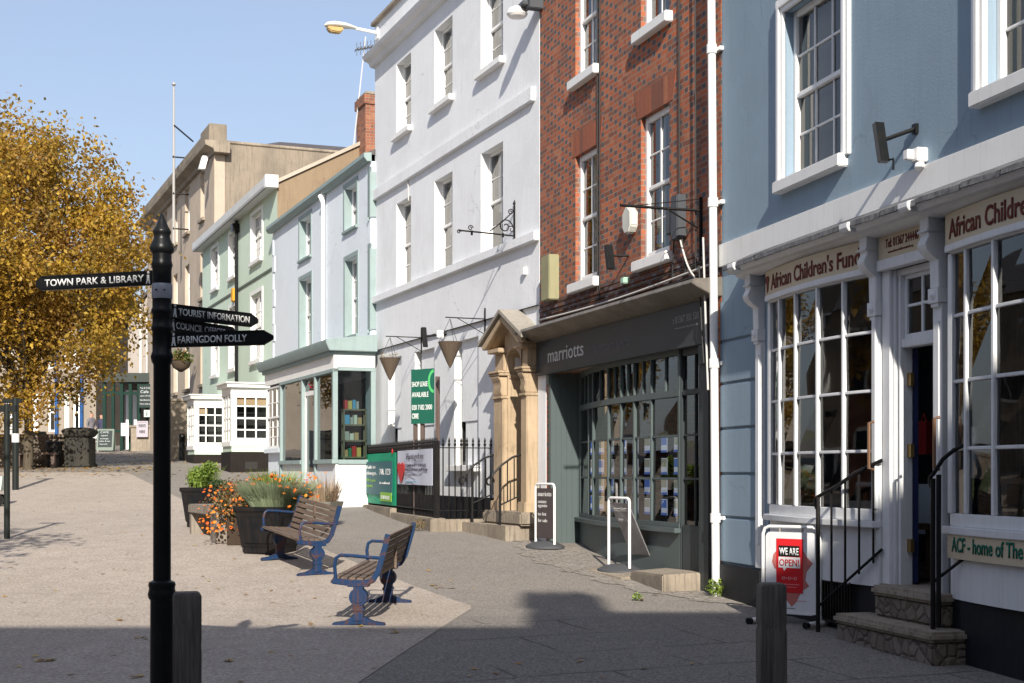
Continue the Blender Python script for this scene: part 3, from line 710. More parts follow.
# cables
CABLE=flat('cable',(.03,.03,.03)); CABLEL=flat('cable_pale',(.55,.53,.5))
def sagline(a,b,s,n=10): 
    a,b=Vector(a),Vector(b); return [tuple(a.lerp(b,i/n)-Vector((0,0,s*math.sin(math.pi*i/n)))) for i in range(n+1)]
cabs=[((.3,-.04,2.34),(b2.W-.25,-.04,2.36),.03,CABLE),((.1,-.05,2.26),(b2.W-.2,-.05,2.30),.05,CABLEL),((.2,-.06,2.20),(b2.W-.3,-.06,2.22),.03,CABLE),
      ((X(683),-.05,3.0),(X(690),-.05,2.3),.0,CABLE),((X(679),-.05,3.0),(X(676),-.05,2.25),0,CABLE),((X(683),-.06,2.8),(X(700),-.06,2.2),.1,CABLEL),
      ((X(700),-.06,5.6),(X(700),-.05,2.3),.0,CABLE),((b2.W-.3,-.12,2.3),(b2.W-.1,-.16,1.2),.1,CABLE),((b2.W-.2,-.12,2.6),(b2.W-.02,-.15,.9),.05,CABLEL),
      ((LB+.03,-.02,8.0),(LB+.05,-.02,2.4),0,CABLE),((X(601),-.02,7.5),(X(601),-.02,2.3),0,CABLE),((X(680),-.02,8.5),(X(681),-.02,3.1),0,CABLE)]
for i,(a,c,s,m) in enumerate(cabs):
    q=b2.mb(); q.tube(sagline(a,c,s),.010 if m is CABLE else .013,5); part('cable',q,m,t2)
# door step slabs of the estate agent
st=b2.thing('stone_steps','tilted stone slab doorstep beside the white drainpipe at the estate agent','steps')
q=MB(b2.dz)
xa=X(655,.1); xb=X(705,0)
def slab(pts,z,th,par,mat,name='slab'):
    # pts local (x,y) corners with per-corner z offset
    vs=[(x,y,z+dz) for x,y,dz in pts]+[(x,y,z+dz-th) for x,y,dz in pts]; n=len(pts)
    q=MB(b2.dz); q.add(vs,[tuple(range(n)),tuple(range(2*n-1,n-1,-1))]+[(i,n+i,n+(i+1)%n,(i+1)%n) for i in range(n)])
    return part(name,q,mat,par,bevel=.015)
slab([(xa,.05,-.02),(xa,-.42,-.05),(xb-.05,-.50,-.02),(xb,.05,.0)],-1.13,.26,st,STONE,'upper_slab')
slab([(xa-1.25,-.10,.05),(xa-1.0,-.62,-.0),(xa-.0,-.55,-.04),(xa,-.1,.0)],-1.22,.2,st,STONE,'lower_slab')
# ================================================================ floodlight at the junction
# ================================================================ B3 white building
WALLW=render_wall('white_render',(.76,.78,.81),.42,(.60,.605,.615),.35,20)
REV=paint('white_reveal',(.80,.80,.79),.6,.12,bmp=.1)
b3=B(8.90,-.405,28.98,20.96,-.95)
t3=b3.thing('white_building','tall three storey white rendered building with a stone porch','building')
X=b3.x
cols3=[(X(399,0)-.22,X(411)),(X(437.5)-.2,X(452.5)),(X(484.5)-.2,X(503))]
cols3=[(X(396.5),X(411)),(X(434.5),X(452.5)),(X(481),X(503))]
g3=[(X(388.5),X(401.5)),(X(415),X(434.5)),(X(454.5),X(478.5))]
up=[(a,c,6.62,8.02) for a,c in cols3]; mid=[(a,c,3.62,5.28) for a,c in cols3]; low=[(a,c,.12,2.27) for a,c in g3]
px0,px1=X(500.5,0),X(522,0)   # porch door opening
px0=b3.x(502,.22); px1=b3.x(518.5,.22)
ops=up+mid+low+[(px0,px1,-.62,1.97,.9)]
shell(b3,0,b3.W,-1.6,9.22,9,WALLW,t3,ops=ops,rev=.24)
floor_slabs(b3,0,b3.W,9,[2.6,5.7],t3)
for i,(a,c,z0,z1) in enumerate(up+mid+low):
    q=b3.mb(); q.box(a-.0,a+.006,-.004,.235,z0,z1)   # bright painted reveal liner
    w=sash(b3,t3,a,c,z0,z1,.17,2 if i<6 else 1,2 if i<6 else 1,2 if i<6 else 1,WHITEF if i<6 else IRON,fw=.05,bar=.02,blind=(.62,.56,.60,.66,.60,.60,0,0,0)[i] or None,sill=(.10 if i<3 else (.14 if i==8 else 0)),sillh=.11,bgap=.16)
    part('reveal',q,REV,w)
    if i>=6:
        q=b3.mb(); q.box(a+.16,c-.0,.08,.13,z0+.75,z1); part('shutter_panel',q,WALLW,w,bevel=.004)
        q=b3.mb(); q.box(a+.30,c-.0,.10,.13,z0,z0+.75); part('shutter_panel',q,WALLW,w,bevel=.004)
q=b3.mb(); q.box(-.03,b3.W-.16,-.07,.02,5.60,5.81); part('string_course',q,WALLW,t3,bevel=.008)
q=b3.mb(); q.box(-.03,b3.W-.0,-.09,.02,3.47,3.61); part('sill_band',q,WALLW,t3,bevel=.008)
q=b3.mb(); q.box(-.03,b3.W-.0,-.05,.02,2.50,2.50); part('lower_band',q,WALLW,t3,bevel=.006)
q=b3.mb(); cornice(q,-.08,b3.W-.01,[(.02,8.36),(-.08,8.38),(-.12,8.46),(-.22,8.50),(-.26,8.58),(-.05,8.66),(.02,8.66)]); part('cornice',q,WALLW,t3,bevel=.006)
q=b3.mb(); q.box(-.05,b3.W,-.08,.3,9.22,9.30); part('coping',q,STONE,t3,bevel=.01)
q=b3.mb(); q.box(.02,px0-.6,-.05,.02,-1.6,-.42); part('plinth',q,paint('black_plinth',(.022,.022,.026)),t3)
q=b3.mb(); q.box(b3.W+.002,b3.W+.30,-.025,.2,-1.6,1.92); part('end_pier',q,WALLW,t3)
# old conduit line
q=b3.mb(); q.tube([(X(409),-.02,5.6),(X(409.5),-.02,5.2)],.012,5); part('cable',q,CABLEL,t3)
q=b3.mb(); q.box(X(525),X(525)+.08,-.06,0,b3.z(275,525),b3.z(268,525)); part('wall_box',q,WHITEF,t3)
# ---- porch
SAND=render_wall('sandstone',(.46,.35,.235),.6,(.20,.15,.10),.6,18)
po=b3.thing('stone_porch','golden stone porch with a gabled hood around the arched doorway','porch')
a0=b3.x(491.5,.22); a1=b3.x(525.8,.22); xc=(a0+a1)/2
for xa,xb,s in ((a0,px0,0),(px1,a1,1)):
    q=b3.mb(); q.box(xa+.04,xb-.02,-.20,.0,-.95,1.16); q.box(xa+.0,xb+.0,-.24,0,-.95,-.45); q.box(xa+.02,xb-.0,-.23,.0,1.14,1.19)
    pi=part('pilaster',q,SAND,po,bevel=.012)
    q=b3.mb(); q.prism([(0,1.19),(-.20,1.19),(-.23,1.26),(-.21,1.34),(-.23,1.42),(-.26,1.47),(-.26,1.50),(0,1.50)],xa+.06,xb-.04,axis='x'); part('console_bracket',q,SAND,pi,bevel=.01)
    q=b3.mb(); q.box(xa-.0,xb+.01,-.27,0,1.50,1.54); q.box(xa-.02,xb+.015,-.29,0,1.54,1.58); q.box(xa+.05,xb-.03,-.18,0,1.58,1.86); q.box(xa-.01,xb+.015,-.29,0,1.86,1.93); part('capital',q,SAND,pi,bevel=.01)
# arch ring front, with spandrel
q=b3.mb(); r=(px1-px0)/2; n=18; zs=1.58
pts=[(xc-r*math.cos(math.pi*i/n),zs+r*math.sin(math.pi*i/n)*.95) for i in range(n+1)]
topf=lambda x: 2.32-.40*abs(x-xc)/(xc-a0)
vs=[];fs=[]
for y in (-.14,.0):
    for (x,z) in pts: vs.append((x,y,z))
    for (x,z) in pts: vs.append((x,y,topf(x)))
m_=n+1
for i in range(n):
    fs+=[(i,i+1,m_+i+1,m_+i),(2*m_+i+1,2*m_+i,3*m_+i,3*m_+i+1),(i+1,i,2*m_+i,2*m_+i+1)]
q.add(vs,fs); q.box(a0+.05,px0,-.14,0,1.5,1.93); q.box(px1,a1-.05,-.14,0,1.5,1.93)
part('arch',q,SAND,po)
# inner passage
q=b3.mb()
q.box(px0-.05,px0+.002,-.12,.85,-.6,1.60); q.box(px1-.002,px1+.05,-.12,.85,-.6,1.60); q.prism([(a0,1.97),(a0+.0,2.0),(xc,2.36),(a1,2.0),(a1,1.97)],-.03,0)
vs=[];fs=[]
for y in (-.13,.85):
    for (x,z) in pts: vs.append((x,y,z-.003))
for i in range(n): fs.append((i,i+1,m_+i+1,m_+i))
q.add(vs,fs); q.box(px0,px0+.03,-.1,.6,1.46,1.52); q.box(px1-.03,px1,-.1,.6,1.46,1.52)
part('passage',q,SAND,po,recalc=False)
q=b3.mb(); q.box(px0,px1,.86,.9,-.6,2.0); part('door',q,paint('brown_door',(.20,.13,.07),.5,.3),po)
# gable hood
q=b3.mb(); q.prism([(a0-.12,1.93),(a0-.12,2.0),(xc,2.40),(a1+.12,2.0),(a1+.12,1.93),(a1-.02,1.93),(xc,2.30),(a0+.02,1.93)],-.34,-.26)
q.prism([(a0-.06,1.93),(a0-.06,1.95),(xc,2.40),(a1+.06,1.95),(a1+.06,1.93),(a1-.0,1.93),(xc,2.33),(a0+.0,1.93)],-.26,.0)
part('gable',q,SAND,po,bevel=.01)
q=b3.mb(); 
q.add([(a0-.2,-.38,1.99),(xc,-.38,2.44),(xc,.0,2.44),(a0-.2,.0,1.99),(a0-.2,-.38,2.05),(xc,-.38,2.50),(xc,.0,2.50),(a0-.2,.0,2.05)],[(0,1,2,3),(7,6,5,4),(0,4,5,1),(3,2,6,7),(0,3,7,4)])
q.add([(a1+.2,-.38,1.99),(xc,-.38,2.44),(xc,.0,2.44),(a1+.2,.0,1.99),(a1+.2,-.38,2.05),(xc,-.38,2.50),(xc,.0,2.50),(a1+.2,.0,2.05)],[(3,2,1,0),(4,5,6,7),(1,5,4,0),(7,6,2,3),(4,7,3,0)])
part('hood_roof',q,render_wall('stone_tile',(.33,.30,.26),.6,(.16,.15,.13),.5,14),po)
# steps
st=b3.thing('stone_steps','two broad sandstone steps in front of the gabled porch','steps')
q=b3.mb(); xs1=b3.x(537,0)+.05; q.box(b3.x(460,.55),b3.x(505,.55)+.02,-.55,.0,-1.5,-.80); q.box(b3.x(505,.55)+.021,b3.W-.0,-.30,.0,-1.5,-.82); part('lower_step',q,STONE,st,bevel=.03)
q=b3.mb(); q.box(a0-.05,a1+.12,-.36,.0,-.80,-.60); part('upper_step',q,STONE,st,bevel=.03)
q=b3.mb(); q.box(px0,px1,0,.85,-.8,-.60); part('threshold',q,STONE,st)
# curled hand rails at the porch
def curl(x,y,z,r,n=9): return [(x+0*r,y-r*math.sin(t)*1.0,z+r-r*math.cos(t)) for t in [math.pi*1.6*i/n for i in range(n,-1,-1)]]
for k,(xx,lab) in enumerate(((a0-.12,'scrolled iron handrail on the left of the stone porch steps'),(px1-.05,'scrolled iron handrail on the right of the stone porch steps'))):
    t=b3.thing('hand_railing',lab,'handrail')
    q=b3.mb(); q.tube(curl(xx,-.66,-.20,.06)+[(xx,-.62,-.04),(xx,-.48,.10),(xx,-.30,.22),(xx,-.04,.30)],.017,7); part('top_rail',q,IRON,t,smooth=True)
    q=b3.mb(); q.cyl((xx,-.50,-1.1),(xx,-.50,.08),.020,.020,8); part('post',q,IRON,t)
    q=b3.mb(); q.tube([(xx,-.50,-.50),(xx,-.04,-.30)],.012,6); part('bottom_rail',q,IRON,t)
    for y in (-.38,-.27,-.15):
        q=b3.mb(); q.cyl((xx,y,-.55-(y+.62)*-.43),(xx,y,.05-(y+.62)*-.45),.010,.010,6); part('baluster',q,IRON,t)
# ---- railings
t=b3.thing('iron_railings','black iron spearhead railings enclosing the basement of the white building','railing')
def lp(bb,px,n,z): return (bb.x(px,n),-n,z)
cor=Vector((b3.x(437,.93),-.93,0)); wl=Vector((b3.x(493,.0)-.05,-.02,0)); far=Vector((b3.x(366,.22),-.22,0))
Zt=.44
def gzl(p): 
    w=b3.O+b3.u*p.x-b3.n*p.y*-1*-1 if False else b3.O+b3.u*p.x+b3.n*(-p.y); return g(w.y)
def spear(h):
    q=MB(); q.cyl((0,0,0),(0,0,h),.012,.012,6); q.lathe([(.012,h-.01),(.022,h+.02),(.024,h+.03),(.010,h+.05),(.020,h+.08),(.0,h+.15)],n=6); return q.mesh('bar',IRON)
spm=spear(1.22)
def run(a,c,nb,skip=0):
    for i in range(skip,nb+1):
        p=a.lerp(c,i/nb); o=link('bar',spm,t,loc=(p.x,p.y,Zt-1.24-b3.base-.0))
def rails(a,c,name='rail'):
    for z in (Zt-.05,-.62):
        q=b3.mb(); q.obox(((a.x+c.x)/2,(a.y+c.y)/2,z),tuple((c-a)/2),(0,.018,0),(0,0,.008)); part(name,q,IRON,t)
run(far,cor,58); run(cor,wl,9,1); rails(far,cor); rails(cor,wl)
for p,hh in ((cor,.60),(cor+Vector((-.10,.02,0)),.5)):
    q=b3.mb(); q.box(p.x-.035,p.x+.035,p.y-.035,p.y+.035,-1.0,.5 if hh>.55 else .42); part('corner_post',q,IRON,t)
# kerb under the railings
q=b3.mb()
d=(cor-far).normalized(); nn=Vector((-d.y,d.x,0))*-1
def kb(a,c,w,z1): 
    dd=(c-a); pn=Vector((dd.y,-dd.x,0)).normalized()*w; q.obox(((a.x+c.x)/2,(a.y+c.y)/2,(z1-1.5)/2),tuple(dd/2),tuple(pn),(0,0,(z1+1.5)/2))
kb(far,far.lerp(cor,.5),.13,-.66); kb(far.lerp(cor,.5)+Vector((.003,0,0)),cor+d*.12,.13,-.74); kb(cor,wl,.12,-.76)
part('kerb',q,STONE,t,bevel=.02)
# banners
def banner_at(pxa,pxb,z0,z1,mat,lab,cat='banner'):
    # along the far->cor run, slightly in front
    def onrun(px):
        lo,hi=0,1
        for _ in range(40):
            m=(lo+hi)/2; p=far.lerp(cor,m); w=b3.O+b3.u*p.x+b3.n*(-p.y)
            if w.x/w.y<ray(px): lo=m
            else: hi=m
        return far.lerp(cor,lo)
    a=onrun(pxa); c=onrun(pxb); w0=b3.O+b3.u*a.x+b3.n*(-a.y); w1=b3.O+b3.u*c.x+b3.n*(-c.y); dv=(w1-w0); dv.z=0
    rzz=math.atan2(dv.y,dv.x); L=dv.length; off=Vector((-dv.y,dv.x,0)).normalized()*-.035
    th=thing('banner',lab,cat,(w0.x+off.x,w0.y+off.y,H+z0),rzz)
    q=MB(); n=10; pts=[(L*i/n,.012*math.sin(i*1.3)) for i in range(n+1)]; q.strip(pts,0,z1-z0,.006); sh=part('sheet',q,mat,th,smooth=True)
    return th,L,z1-z0,sh
GRN=flat('banner_green',(.0,.33,.17)); TEAL=flat('banner_teal',(.03,.13,.15)); LIME=flat('lime',(.25,.5,.05))
th,L,hh,sh=banner_at(365,397.5,-.62,.36,GRN,'green and dark teal advertising banner tied to the black railings')
q=MB(); q.box(L*.07,L*.93,-.022,-.014,hh*.18,hh*.84); part('panel',q,TEAL,th)
q=MB(); q.box(L*.58,L*.92,-.03,-.022,hh*.07,hh*.24); part('logo_panel',q,LIME,th)
lettering('Built to',th,WHT,L*.12,hh*.70,.07,L*.3,-.024); lettering('change.',th,WHT,L*.12,hh*.58,.07,L*.34,-.024)
lettering('We are',th,LIME,L*.12,hh*.44,.06,L*.3,-.024); lettering('open.',th,LIME,L*.12,hh*.33,.06,L*.22,-.024)
lettering('70k 123',th,WHT,L*.55,hh*.58,.12,L*.33,-.024); lettering('broadband',th,WHT,L*.56,hh*.40,.045,L*.3,-.024); lettering('FIBRE',th,WHT,L*.62,hh*.11,.07,L*.26,-.032)
q=MB(); q.cyl((L*.94,-.02,hh*1.02),(L*.94,-.03,hh*1.02),.05,.05,12); part('red_tag',q,flat('red',(.6,.03,.03)),th)
th,L,hh,sh=banner_at(399.5,434,-.22,.38,flat('banner_white',(.62,.64,.74)),'white banner with a red heart tied to the black railings')
q=MB(); hp=[(0,-.23),(-.075,-.02),(-.085,.08),(-.045,.14),(0,.10),(.045,.14),(.085,.08),(.075,-.02)]; q.prism([(L*.14+x*L*1.35,hh*.42+z) for x,z in hp],-.024,-.016); part('heart',q,flat('red',(.6,.03,.03)),th)
DK=flat('dark_text',(.07,.06,.09))
lettering('Faringdon',th,DK,L*.30,hh*.74,.10,L*.5,-.02,shear=.3); lettering('COMMUNITY EVENTS',th,DK,L*.27,hh*.52,.045,L*.6,-.02,bold=.02); lettering('THROUGHOUT THE YEAR',th,DK,L*.27,hh*.40,.04,L*.65,-.02,bold=.02); lettering('all welcome',th,DK,L*.27,hh*.26,.035,L*.3,-.02)
q=MB(); q.box(L*.27,L*.62,-.018,-.012,hh*.07,hh*.10); part('stripe',q,flat('paleblue',(.2,.45,.6)),th)
# to let board on posts
wp=b3.w(b3.x(424,.62),.62,-1.0)
dv=Vector((-ray(412),-1,0)) 
th=thing('letting_board','dark green shop lease board on wooden posts behind the railings','sign',(wp.x,wp.y,H-.95),math.radians(-38))
q=MB(); q.box(-.27,.24,-.03,.0,1.78,2.72); bd=part('board',q,flat('board_green',(.015,.11,.075)),th)
q=MB()
import itertools
ringpts=[(.25+.13*math.cos(t),2.50+.20*math.sin(t)) for t in [math.pi/2+math.pi*i/14 for i in range(15)]]; ringin=[(.25+.085*math.cos(t),2.50+.15*math.sin(t)) for t in [math.pi/2+math.pi*i/14 for i in range(15)]]
for i in range(14): q.quad(*[(x,-.034,z) for x,z in (ringpts[i],ringpts[i+1],ringin[i+1],ringin[i])])
part('logo_ring',q,flat('lime2',(.09,.5,.16)),bd)
lettering('SHOP LEASE',bd,WHT,-.25,2.42,.09,.36,-.03); lettering('AVAILABLE',bd,WHT,-.25,2.24,.09,.38,-.03); lettering('020 7182 2000',bd,WHT,-.25,2.02,.09,.46,-.03); lettering('CBRE',bd,WHT,-.25,1.87,.09,.15,-.03,bold=.02)
PW=wood('post_wood',(.10,.07,.06),(.19,.14,.12),axis='z')
for x,z1 in ((-.22,1.78),(-.06,1.78),(.285,2.58)):
    q=MB(); q.box(x-.03,x+.03,0.001,.055,0,z1); part('post',q,PW,th)
# wicker cones hanging from wall brackets
WICK=wood('wicker',(.06,.042,.03),(.20,.145,.10),axis='x',sc=4)
for (pxm,pyb,pxc,pyt,ph,lab) in ((409,338,390,358,.27,'cone shaped wicker hanging basket with a few yellow flowers, left on the white wall'),(474,322,450,342,.33,'cone shaped wicker hanging basket, right one on the white wall, empty')):
    n_=.62; 
    Pc=b3.w(b3.x(pxc,n_),n_,b3.z(pyt,pxc,n_)); xm2=b3.x(pxc,n_)
    tb=b3.thing('wall_bracket',lab.replace('cone shaped wicker hanging basket','thin iron bracket carrying the wicker cone').replace(' with a few yellow flowers,',',').replace(', right one on the white wall, empty',', right on the white wall'),'bracket','basket brackets on the white wall')
    tb.location=b3.w(xm2,0,b3.z(pyt,pxc,n_)+.30); tb.rotation_euler=(0,0,b3.rz)
    q=MB(); q.box(-.012,.012,-.02,0,-.20,.28); part('back_bar',q,IRON,tb)
    q=MB(); q.tube([(0,0,.10),(0,-.70,.10)],.010,6); q.tube([(0,0,-.16),(0,-.5,.10)],.007,6); part('arm',q,IRON,tb)
    o=thing('hanging_basket',lab,'basket',(Pc.x,Pc.y,Pc.z-.42),b3.rz)
    q=MB(); q.lathe([(.012,0),(.06,.10),(.19,.40),(.20,.42),(.17,.42),(.17,.36)],n=16); part('cone',q,WICK,o)
    q=MB()
    for k in range(3): a_=2*math.pi*k/3; q.tube([(.19*math.cos(a_),.19*math.sin(a_),.41),(0,0,.80)],.004,4)
    part('chain',q,IRON,o)
    if 'yellow' in lab:
        q=MB()
        for k in range(60):
            x,y=random.uniform(-.16,.16),random.uniform(-.16,.16); z=.42+random.uniform(0,.08); s_=.025
            q.quad((x-s_,y,z),(x,y-s_,z+.01),(x+s_,y,z),(x,y+s_,z+.015))
        part('flowers',q,flat('yellow',(.6,.42,.03)),o,recalc=False)
# black trough lamp
t=thing('sign_lamp','black trough lamp on an arm beside the right wicker cone on the white wall','lamp',b3.w(X(446),0,b3.z(338,446)),b3.rz)
q=MB(); q.obox((0,-.40,0),(.03,0,0),(0,.04,0),(-.05,0,.18)); part('lamp_head',q,BLACKP,t,bevel=.006)
q=MB(); q.cyl((0,-.37,.02),(0,0,.06),.018,.018,8); part('arm',q,BLACKP,t)
q=MB(); q.box(-.05,.05,-.18,-.06,.0,.13); part('sensor',q,WHITEF,t,bevel=.01)
# ornate sign bracket
t=thing('sign_bracket','ornate wrought iron sign bracket with scrolls, high on the white wall','bracket',b3.w(X(515),0,b3.z(238,515)),b3.rz)
q=MB(); q.tube([(0,-.01,0),(0,-.01,.50)],.018,6); q.lathe([(.0,.50),(.03,.53),(.0,.60)],c=(0,-.01,0),n=8); q.lathe([(.0,-.05),(.035,-.02),(.0,.02)],c=(0,-.01,0),n=8); part('back_bar',q,IRON,t)
q=MB(); q.tube([(0,0,.03),(0,-.55,.05),(0,-.93,.06)],.014,6); part('arm',q,IRON,t)
def spiral(cy,cz,r,turns=1.4,s=1,n=22): return [(0,cy+s*r*(1-i/n*.8)*math.cos(turns*2*math.pi*i/n),cz+r*(1-i/n*.8)*math.sin(turns*2*math.pi*i/n)) for i in range(n+1)]
q=MB(); q.tube(spiral(-.16,.17,.12),.010,5); q.tube(spiral(-.06,.13,.06,1.2,-1),.008,5); q.tube([(0,-.02,.42),(0,-.2,.25),(0,-.42,.08)],.010,5); q.tube(spiral(-.07,.40,.05),.009,5)
q.tube(spiral(-.74,.11,.045),.008,5); q.tube(spiral(-.93,.04,.035),.008,5); q.cyl((0,-.20,-.0),(0,-.20,.06),.02,.02,6); q.cyl((0,-.72,.0),(0,-.72,.07),.02,.02,6)
part('scrollwork',q,IRON,t,smooth=True)
# street lamp on the parapet
t=thing('street_lamp','cream street lamp on a short arm at the top left corner of the white building','street lamp',b3.w(.22,0,9.02),b3.rz)
q=MB(); q.tube([(0,.02,0),(0,-.35,.03),(0,-.48,.04)],.035,8); q.box(-.08,.08,-.03,0,-.12,.12); part('arm',q,WHITE,t,smooth=True)
LAMPW=paint('lamp_cream',(.72,.70,.62),.4,.2)
q=MB(); nn_=12
secs=[(-.44,.035,.03,.04),(-.56,.07,.05,.05),(-.72,.12,.075,.055),(-.95,.125,.08,.05),(-1.08,.10,.06,.035),(-1.13,.03,.02,.02)]
vs=[];fs=[]
for y,rx,rz_,cz in secs:
    for i in range(nn_):
        a_=2*math.pi*i/nn_; zz=math.sin(a_); vs.append((rx*math.cos(a_),y,cz+rz_*(zz if zz>0 else zz*.55)))
for k in range(len(secs)-1):
    for i in range(nn_): fs.append((k*nn_+i,k*nn_+(i+1)%nn_,(k+1)*nn_+(i+1)%nn_,(k+1)*nn_+i))
fs+=[tuple(range(nn_)),tuple(range((len(secs)-1)*nn_,len(secs)*nn_))]
q.add(vs,fs); part('lamp_head',q,LAMPW,t,smooth=True)
q=MB(); q.prism([(-1.08,.01),(-.74,.01),(-.76,-.07),(-.82,-.10),(-1.0,-.10),(-1.06,-.06)],-.09,.09,axis='x'); part('lens',q,paint('amber_lens',(.50,.34,.14),.2,.2,bmp=0,streak=False),t,bevel=.02)
# floodlight at the brick junction
t=thing('floodlight','white round floodlight on a dark bracket where white wall meets brick','floodlight',b2.w(.10,0,b2.z(10,540)),b2.rz)
q=MB(); q.box(-.10,.06,-.22,0,-.03,.18); q.box(-.35,-.02,-.30,-.12,.03,.10); part('bracket',q,flat('cablebox',(.07,.075,.085),.5),t,bevel=.01)
q=MB(); q.lathe([(.05,.10),(.13,.06),(.16,-.02),(.13,-.06),(.0,-.07)],c=(-.28,-.30,-.02),n=16); part('lamp_head',q,WHITEF,t,smooth=True)

# ================================================================ B4 lilac building with teal shopfront
LILAC=render_wall('lilac_render',(.70,.76,.82),.18,(.55,.58,.62),.35,20)
TEALP=paint('teal_paint',(.27,.345,.345),.5,.3,(.18,.23,.23),4,.1)
b4=B(8.90-.12,-.405,37.5,28.9,-.62)
t4=b4.thing('lilac_building','pale lilac rendered house with teal window surrounds and a teal shopfront','building')
X=b4.x
wu=[(X(300),X(311),5.22,6.2),(X(345),X(357),5.27,6.2),(X(370.8),b4.W-.14,5.27,6.2)]
wl_=[(X(300),X(311.5),3.0,4.72),(X(345.5),X(357.5),2.95,4.62),(X(370.8),b4.W-.14,2.95,4.62)]
n4=.85
sa,sb=.35,b4.W-.10
shopx0=b4.x(266,n4); shopx1=b4.x(335,n4)
shell(b4,0,b4.W,-1.6,6.42,8,LILAC,t4,ops=wu+wl_+[(.5,b4.W-.35,-.65,2.2)],rev=.22)
floor_slabs(b4,0,b4.W,8,[2.7,4.85],t4)
VIO=flat('violet',(.16,.08,.4))
for i,(a,c,z0,z1) in enumerate(wu+wl_):
    w=sash(b4,t4,a,c,z0,z1,.18,2,1 if i<3 else 2,1 if i<3 else 2,WHITEF,fw=.06,bar=.025,blind=(.35,.55,.4,.0,.3,.4)[i] or None,sill=.06,sillh=.07,sillmat=TEALP,curtain=[(.1,.9)])
    q=b4.mb(); e=.10; q.box(a-e,a-.001,-.02,.02,z0-.02,z1+e); q.box(c+.001,c+e,-.02,.02,z0-.02,z1+e); q.box(a-.001,c+.001,-.019,.02,z1+.001,z1+e)
    q.box(a,a+.008,-.01,.21,z0,z1); part('surround',q,TEALP,w)
q=b4.mb(); cornice(q,-.15,b4.W+.09,[(0,6.40),(-.10,6.40),(-.16,6.48),(-.16,6.56),(0,6.58)]); part('gutter',q,TEALP,t4)
# roof
q=b4.mb(); q.add([(-.08,-.15,6.56),(b4.W,-.15,6.56),(b4.W,4.0,8.45),(-.08,4.0,8.45),(b4.W,8,6.4),(-.08,8,6.4)],[(0,1,2,3),(3,2,4,5),(0,3,5),(1,4,2)]); part('roof',q,SLATE,t4,recalc=False)
q=b4.mb(); q.cyl((X(326),-.07,6.42),(X(326),-.07,2.75),.05,.05,10); q.cyl((X(326)-.1,-.12,6.38),(X(326),-.07,6.2),.05,.05,8); part('drainpipe',q,WHITE,t4,smooth=True)
# quoin blocks at left edge
q=b4.mb()
for k in range(14): 
    z=-.2+k*.46; q.box(-.004,.16 if k%2 else .30,-.025,.02,z,z+.43)
part('quoin',q,LILAC,t4,bevel=.01)
# ---- projecting shopfront
y0=-n4
WB=paint('white_brick',(.74,.75,.76),.7,.2,bmp=.3)
q=b4.mb(); q.box(shopx0+.0,shopx1,y0-.10,0,2.36,2.44); cornice(q,shopx0-.12,shopx1+.14,[(0,2.44),(y0-.13,2.44),(y0-.15,2.44),(y0-.22,2.60),(y0-.22,2.66),(0,2.80)])
part('cornice',q,TEALP,t4,bevel=.01)
q=b4.mb(); q.box(shopx0,shopx1+.02,y0-.03,y0+.05,2.09,2.36); q.box(shopx1-.05,shopx1+.03,y0+.05,-.02,2.12,2.36); part('fascia_board',q,WHITE,t4)
xa=b4.x(281,n4); xd0=b4.x(303,n4); xd1=b4.x(316,n4); xe=shopx1
GZ=.26
q=b4.mb()
def post(x,w=.09,z0=GZ): q.box(x-w/2,x+w/2,y0-.04,y0+.06,z0,2.09)
post(xa+.04,.12,-.6); post(xd0,.09,-.6); post(xd1,.09,-.6); q.box(xe-.10,xe,y0-.041,y0+.06,GZ,2.09)
q.box(xa,xd0,y0-.07,y0+.06,GZ-.09,GZ); q.box(xd1,xe+.03,y0-.07,y0+.06,GZ-.091,GZ-.001); q.box(xe-.06,xe+.04,y0+.06,0,GZ-.10,GZ-.01)
q.box(xa,xe,y0-.045,y0+.06,2.02,2.09); q.box(xe-.06,xe+.02,y0+.061,-.0,2.05,2.12); q.box(xe-.07,xe+.018,-.10,-.0,GZ,2.05)
part('shopfront_frame',q,TEALP,t4,bevel=.005)
q=b4.mb(); q.box(xa+.1,xd0-.045,y0+.01,y0+.1,-1.5,GZ-.09); part('stall_riser',q,WB,t4)
q=b4.mb(); q.box(xd1+.045,xe-.001,y0+.012,y0+.1,-1.5,GZ-.092); q.box(xe-.10,xe+.005,y0+.1,0,-1.5,GZ-.10); part('stall_riser',q,WB,t4)
q=b4.mb(); q.quad((xa+.1,y0+.02,GZ),(xd0-.04,y0+.02,GZ),(xd0-.04,y0+.02,2.03),(xa+.1,y0+.02,2.03)); SG=glass('shop_glass',(.45,.56,.56),1.3); part('shop_window',q,SG,t4,recalc=False)
q=b4.mb(); q.quad((xd1+.04,y0+.02,GZ),(xe-.1,y0+.02,GZ),(xe-.1,y0+.02,2.03),(xd1+.04,y0+.02,2.03))
q.quad((xe-.02,y0+.06,GZ),(xe-.02,-.1,GZ),(xe-.02,-.1,2.06),(xe-.02,y0+.06,2.06)); part('shop_window',q,glass('shop_glass',(.45,.56,.56),1.3),t4,recalc=False)
q=b4.mb(); q.box(xd0+.05,xd0+.12,y0+.02,y0+.07,-.6,1.75); q.box(xd1-.12,xd1-.05,y0+.02,y0+.07,-.6,1.75); q.box(xd0+.12,xd1-.12,y0+.021,y0+.069,-.6,.0); q.box(xd0+.12,xd1-.12,y0+.021,y0+.069,1.65,1.75)
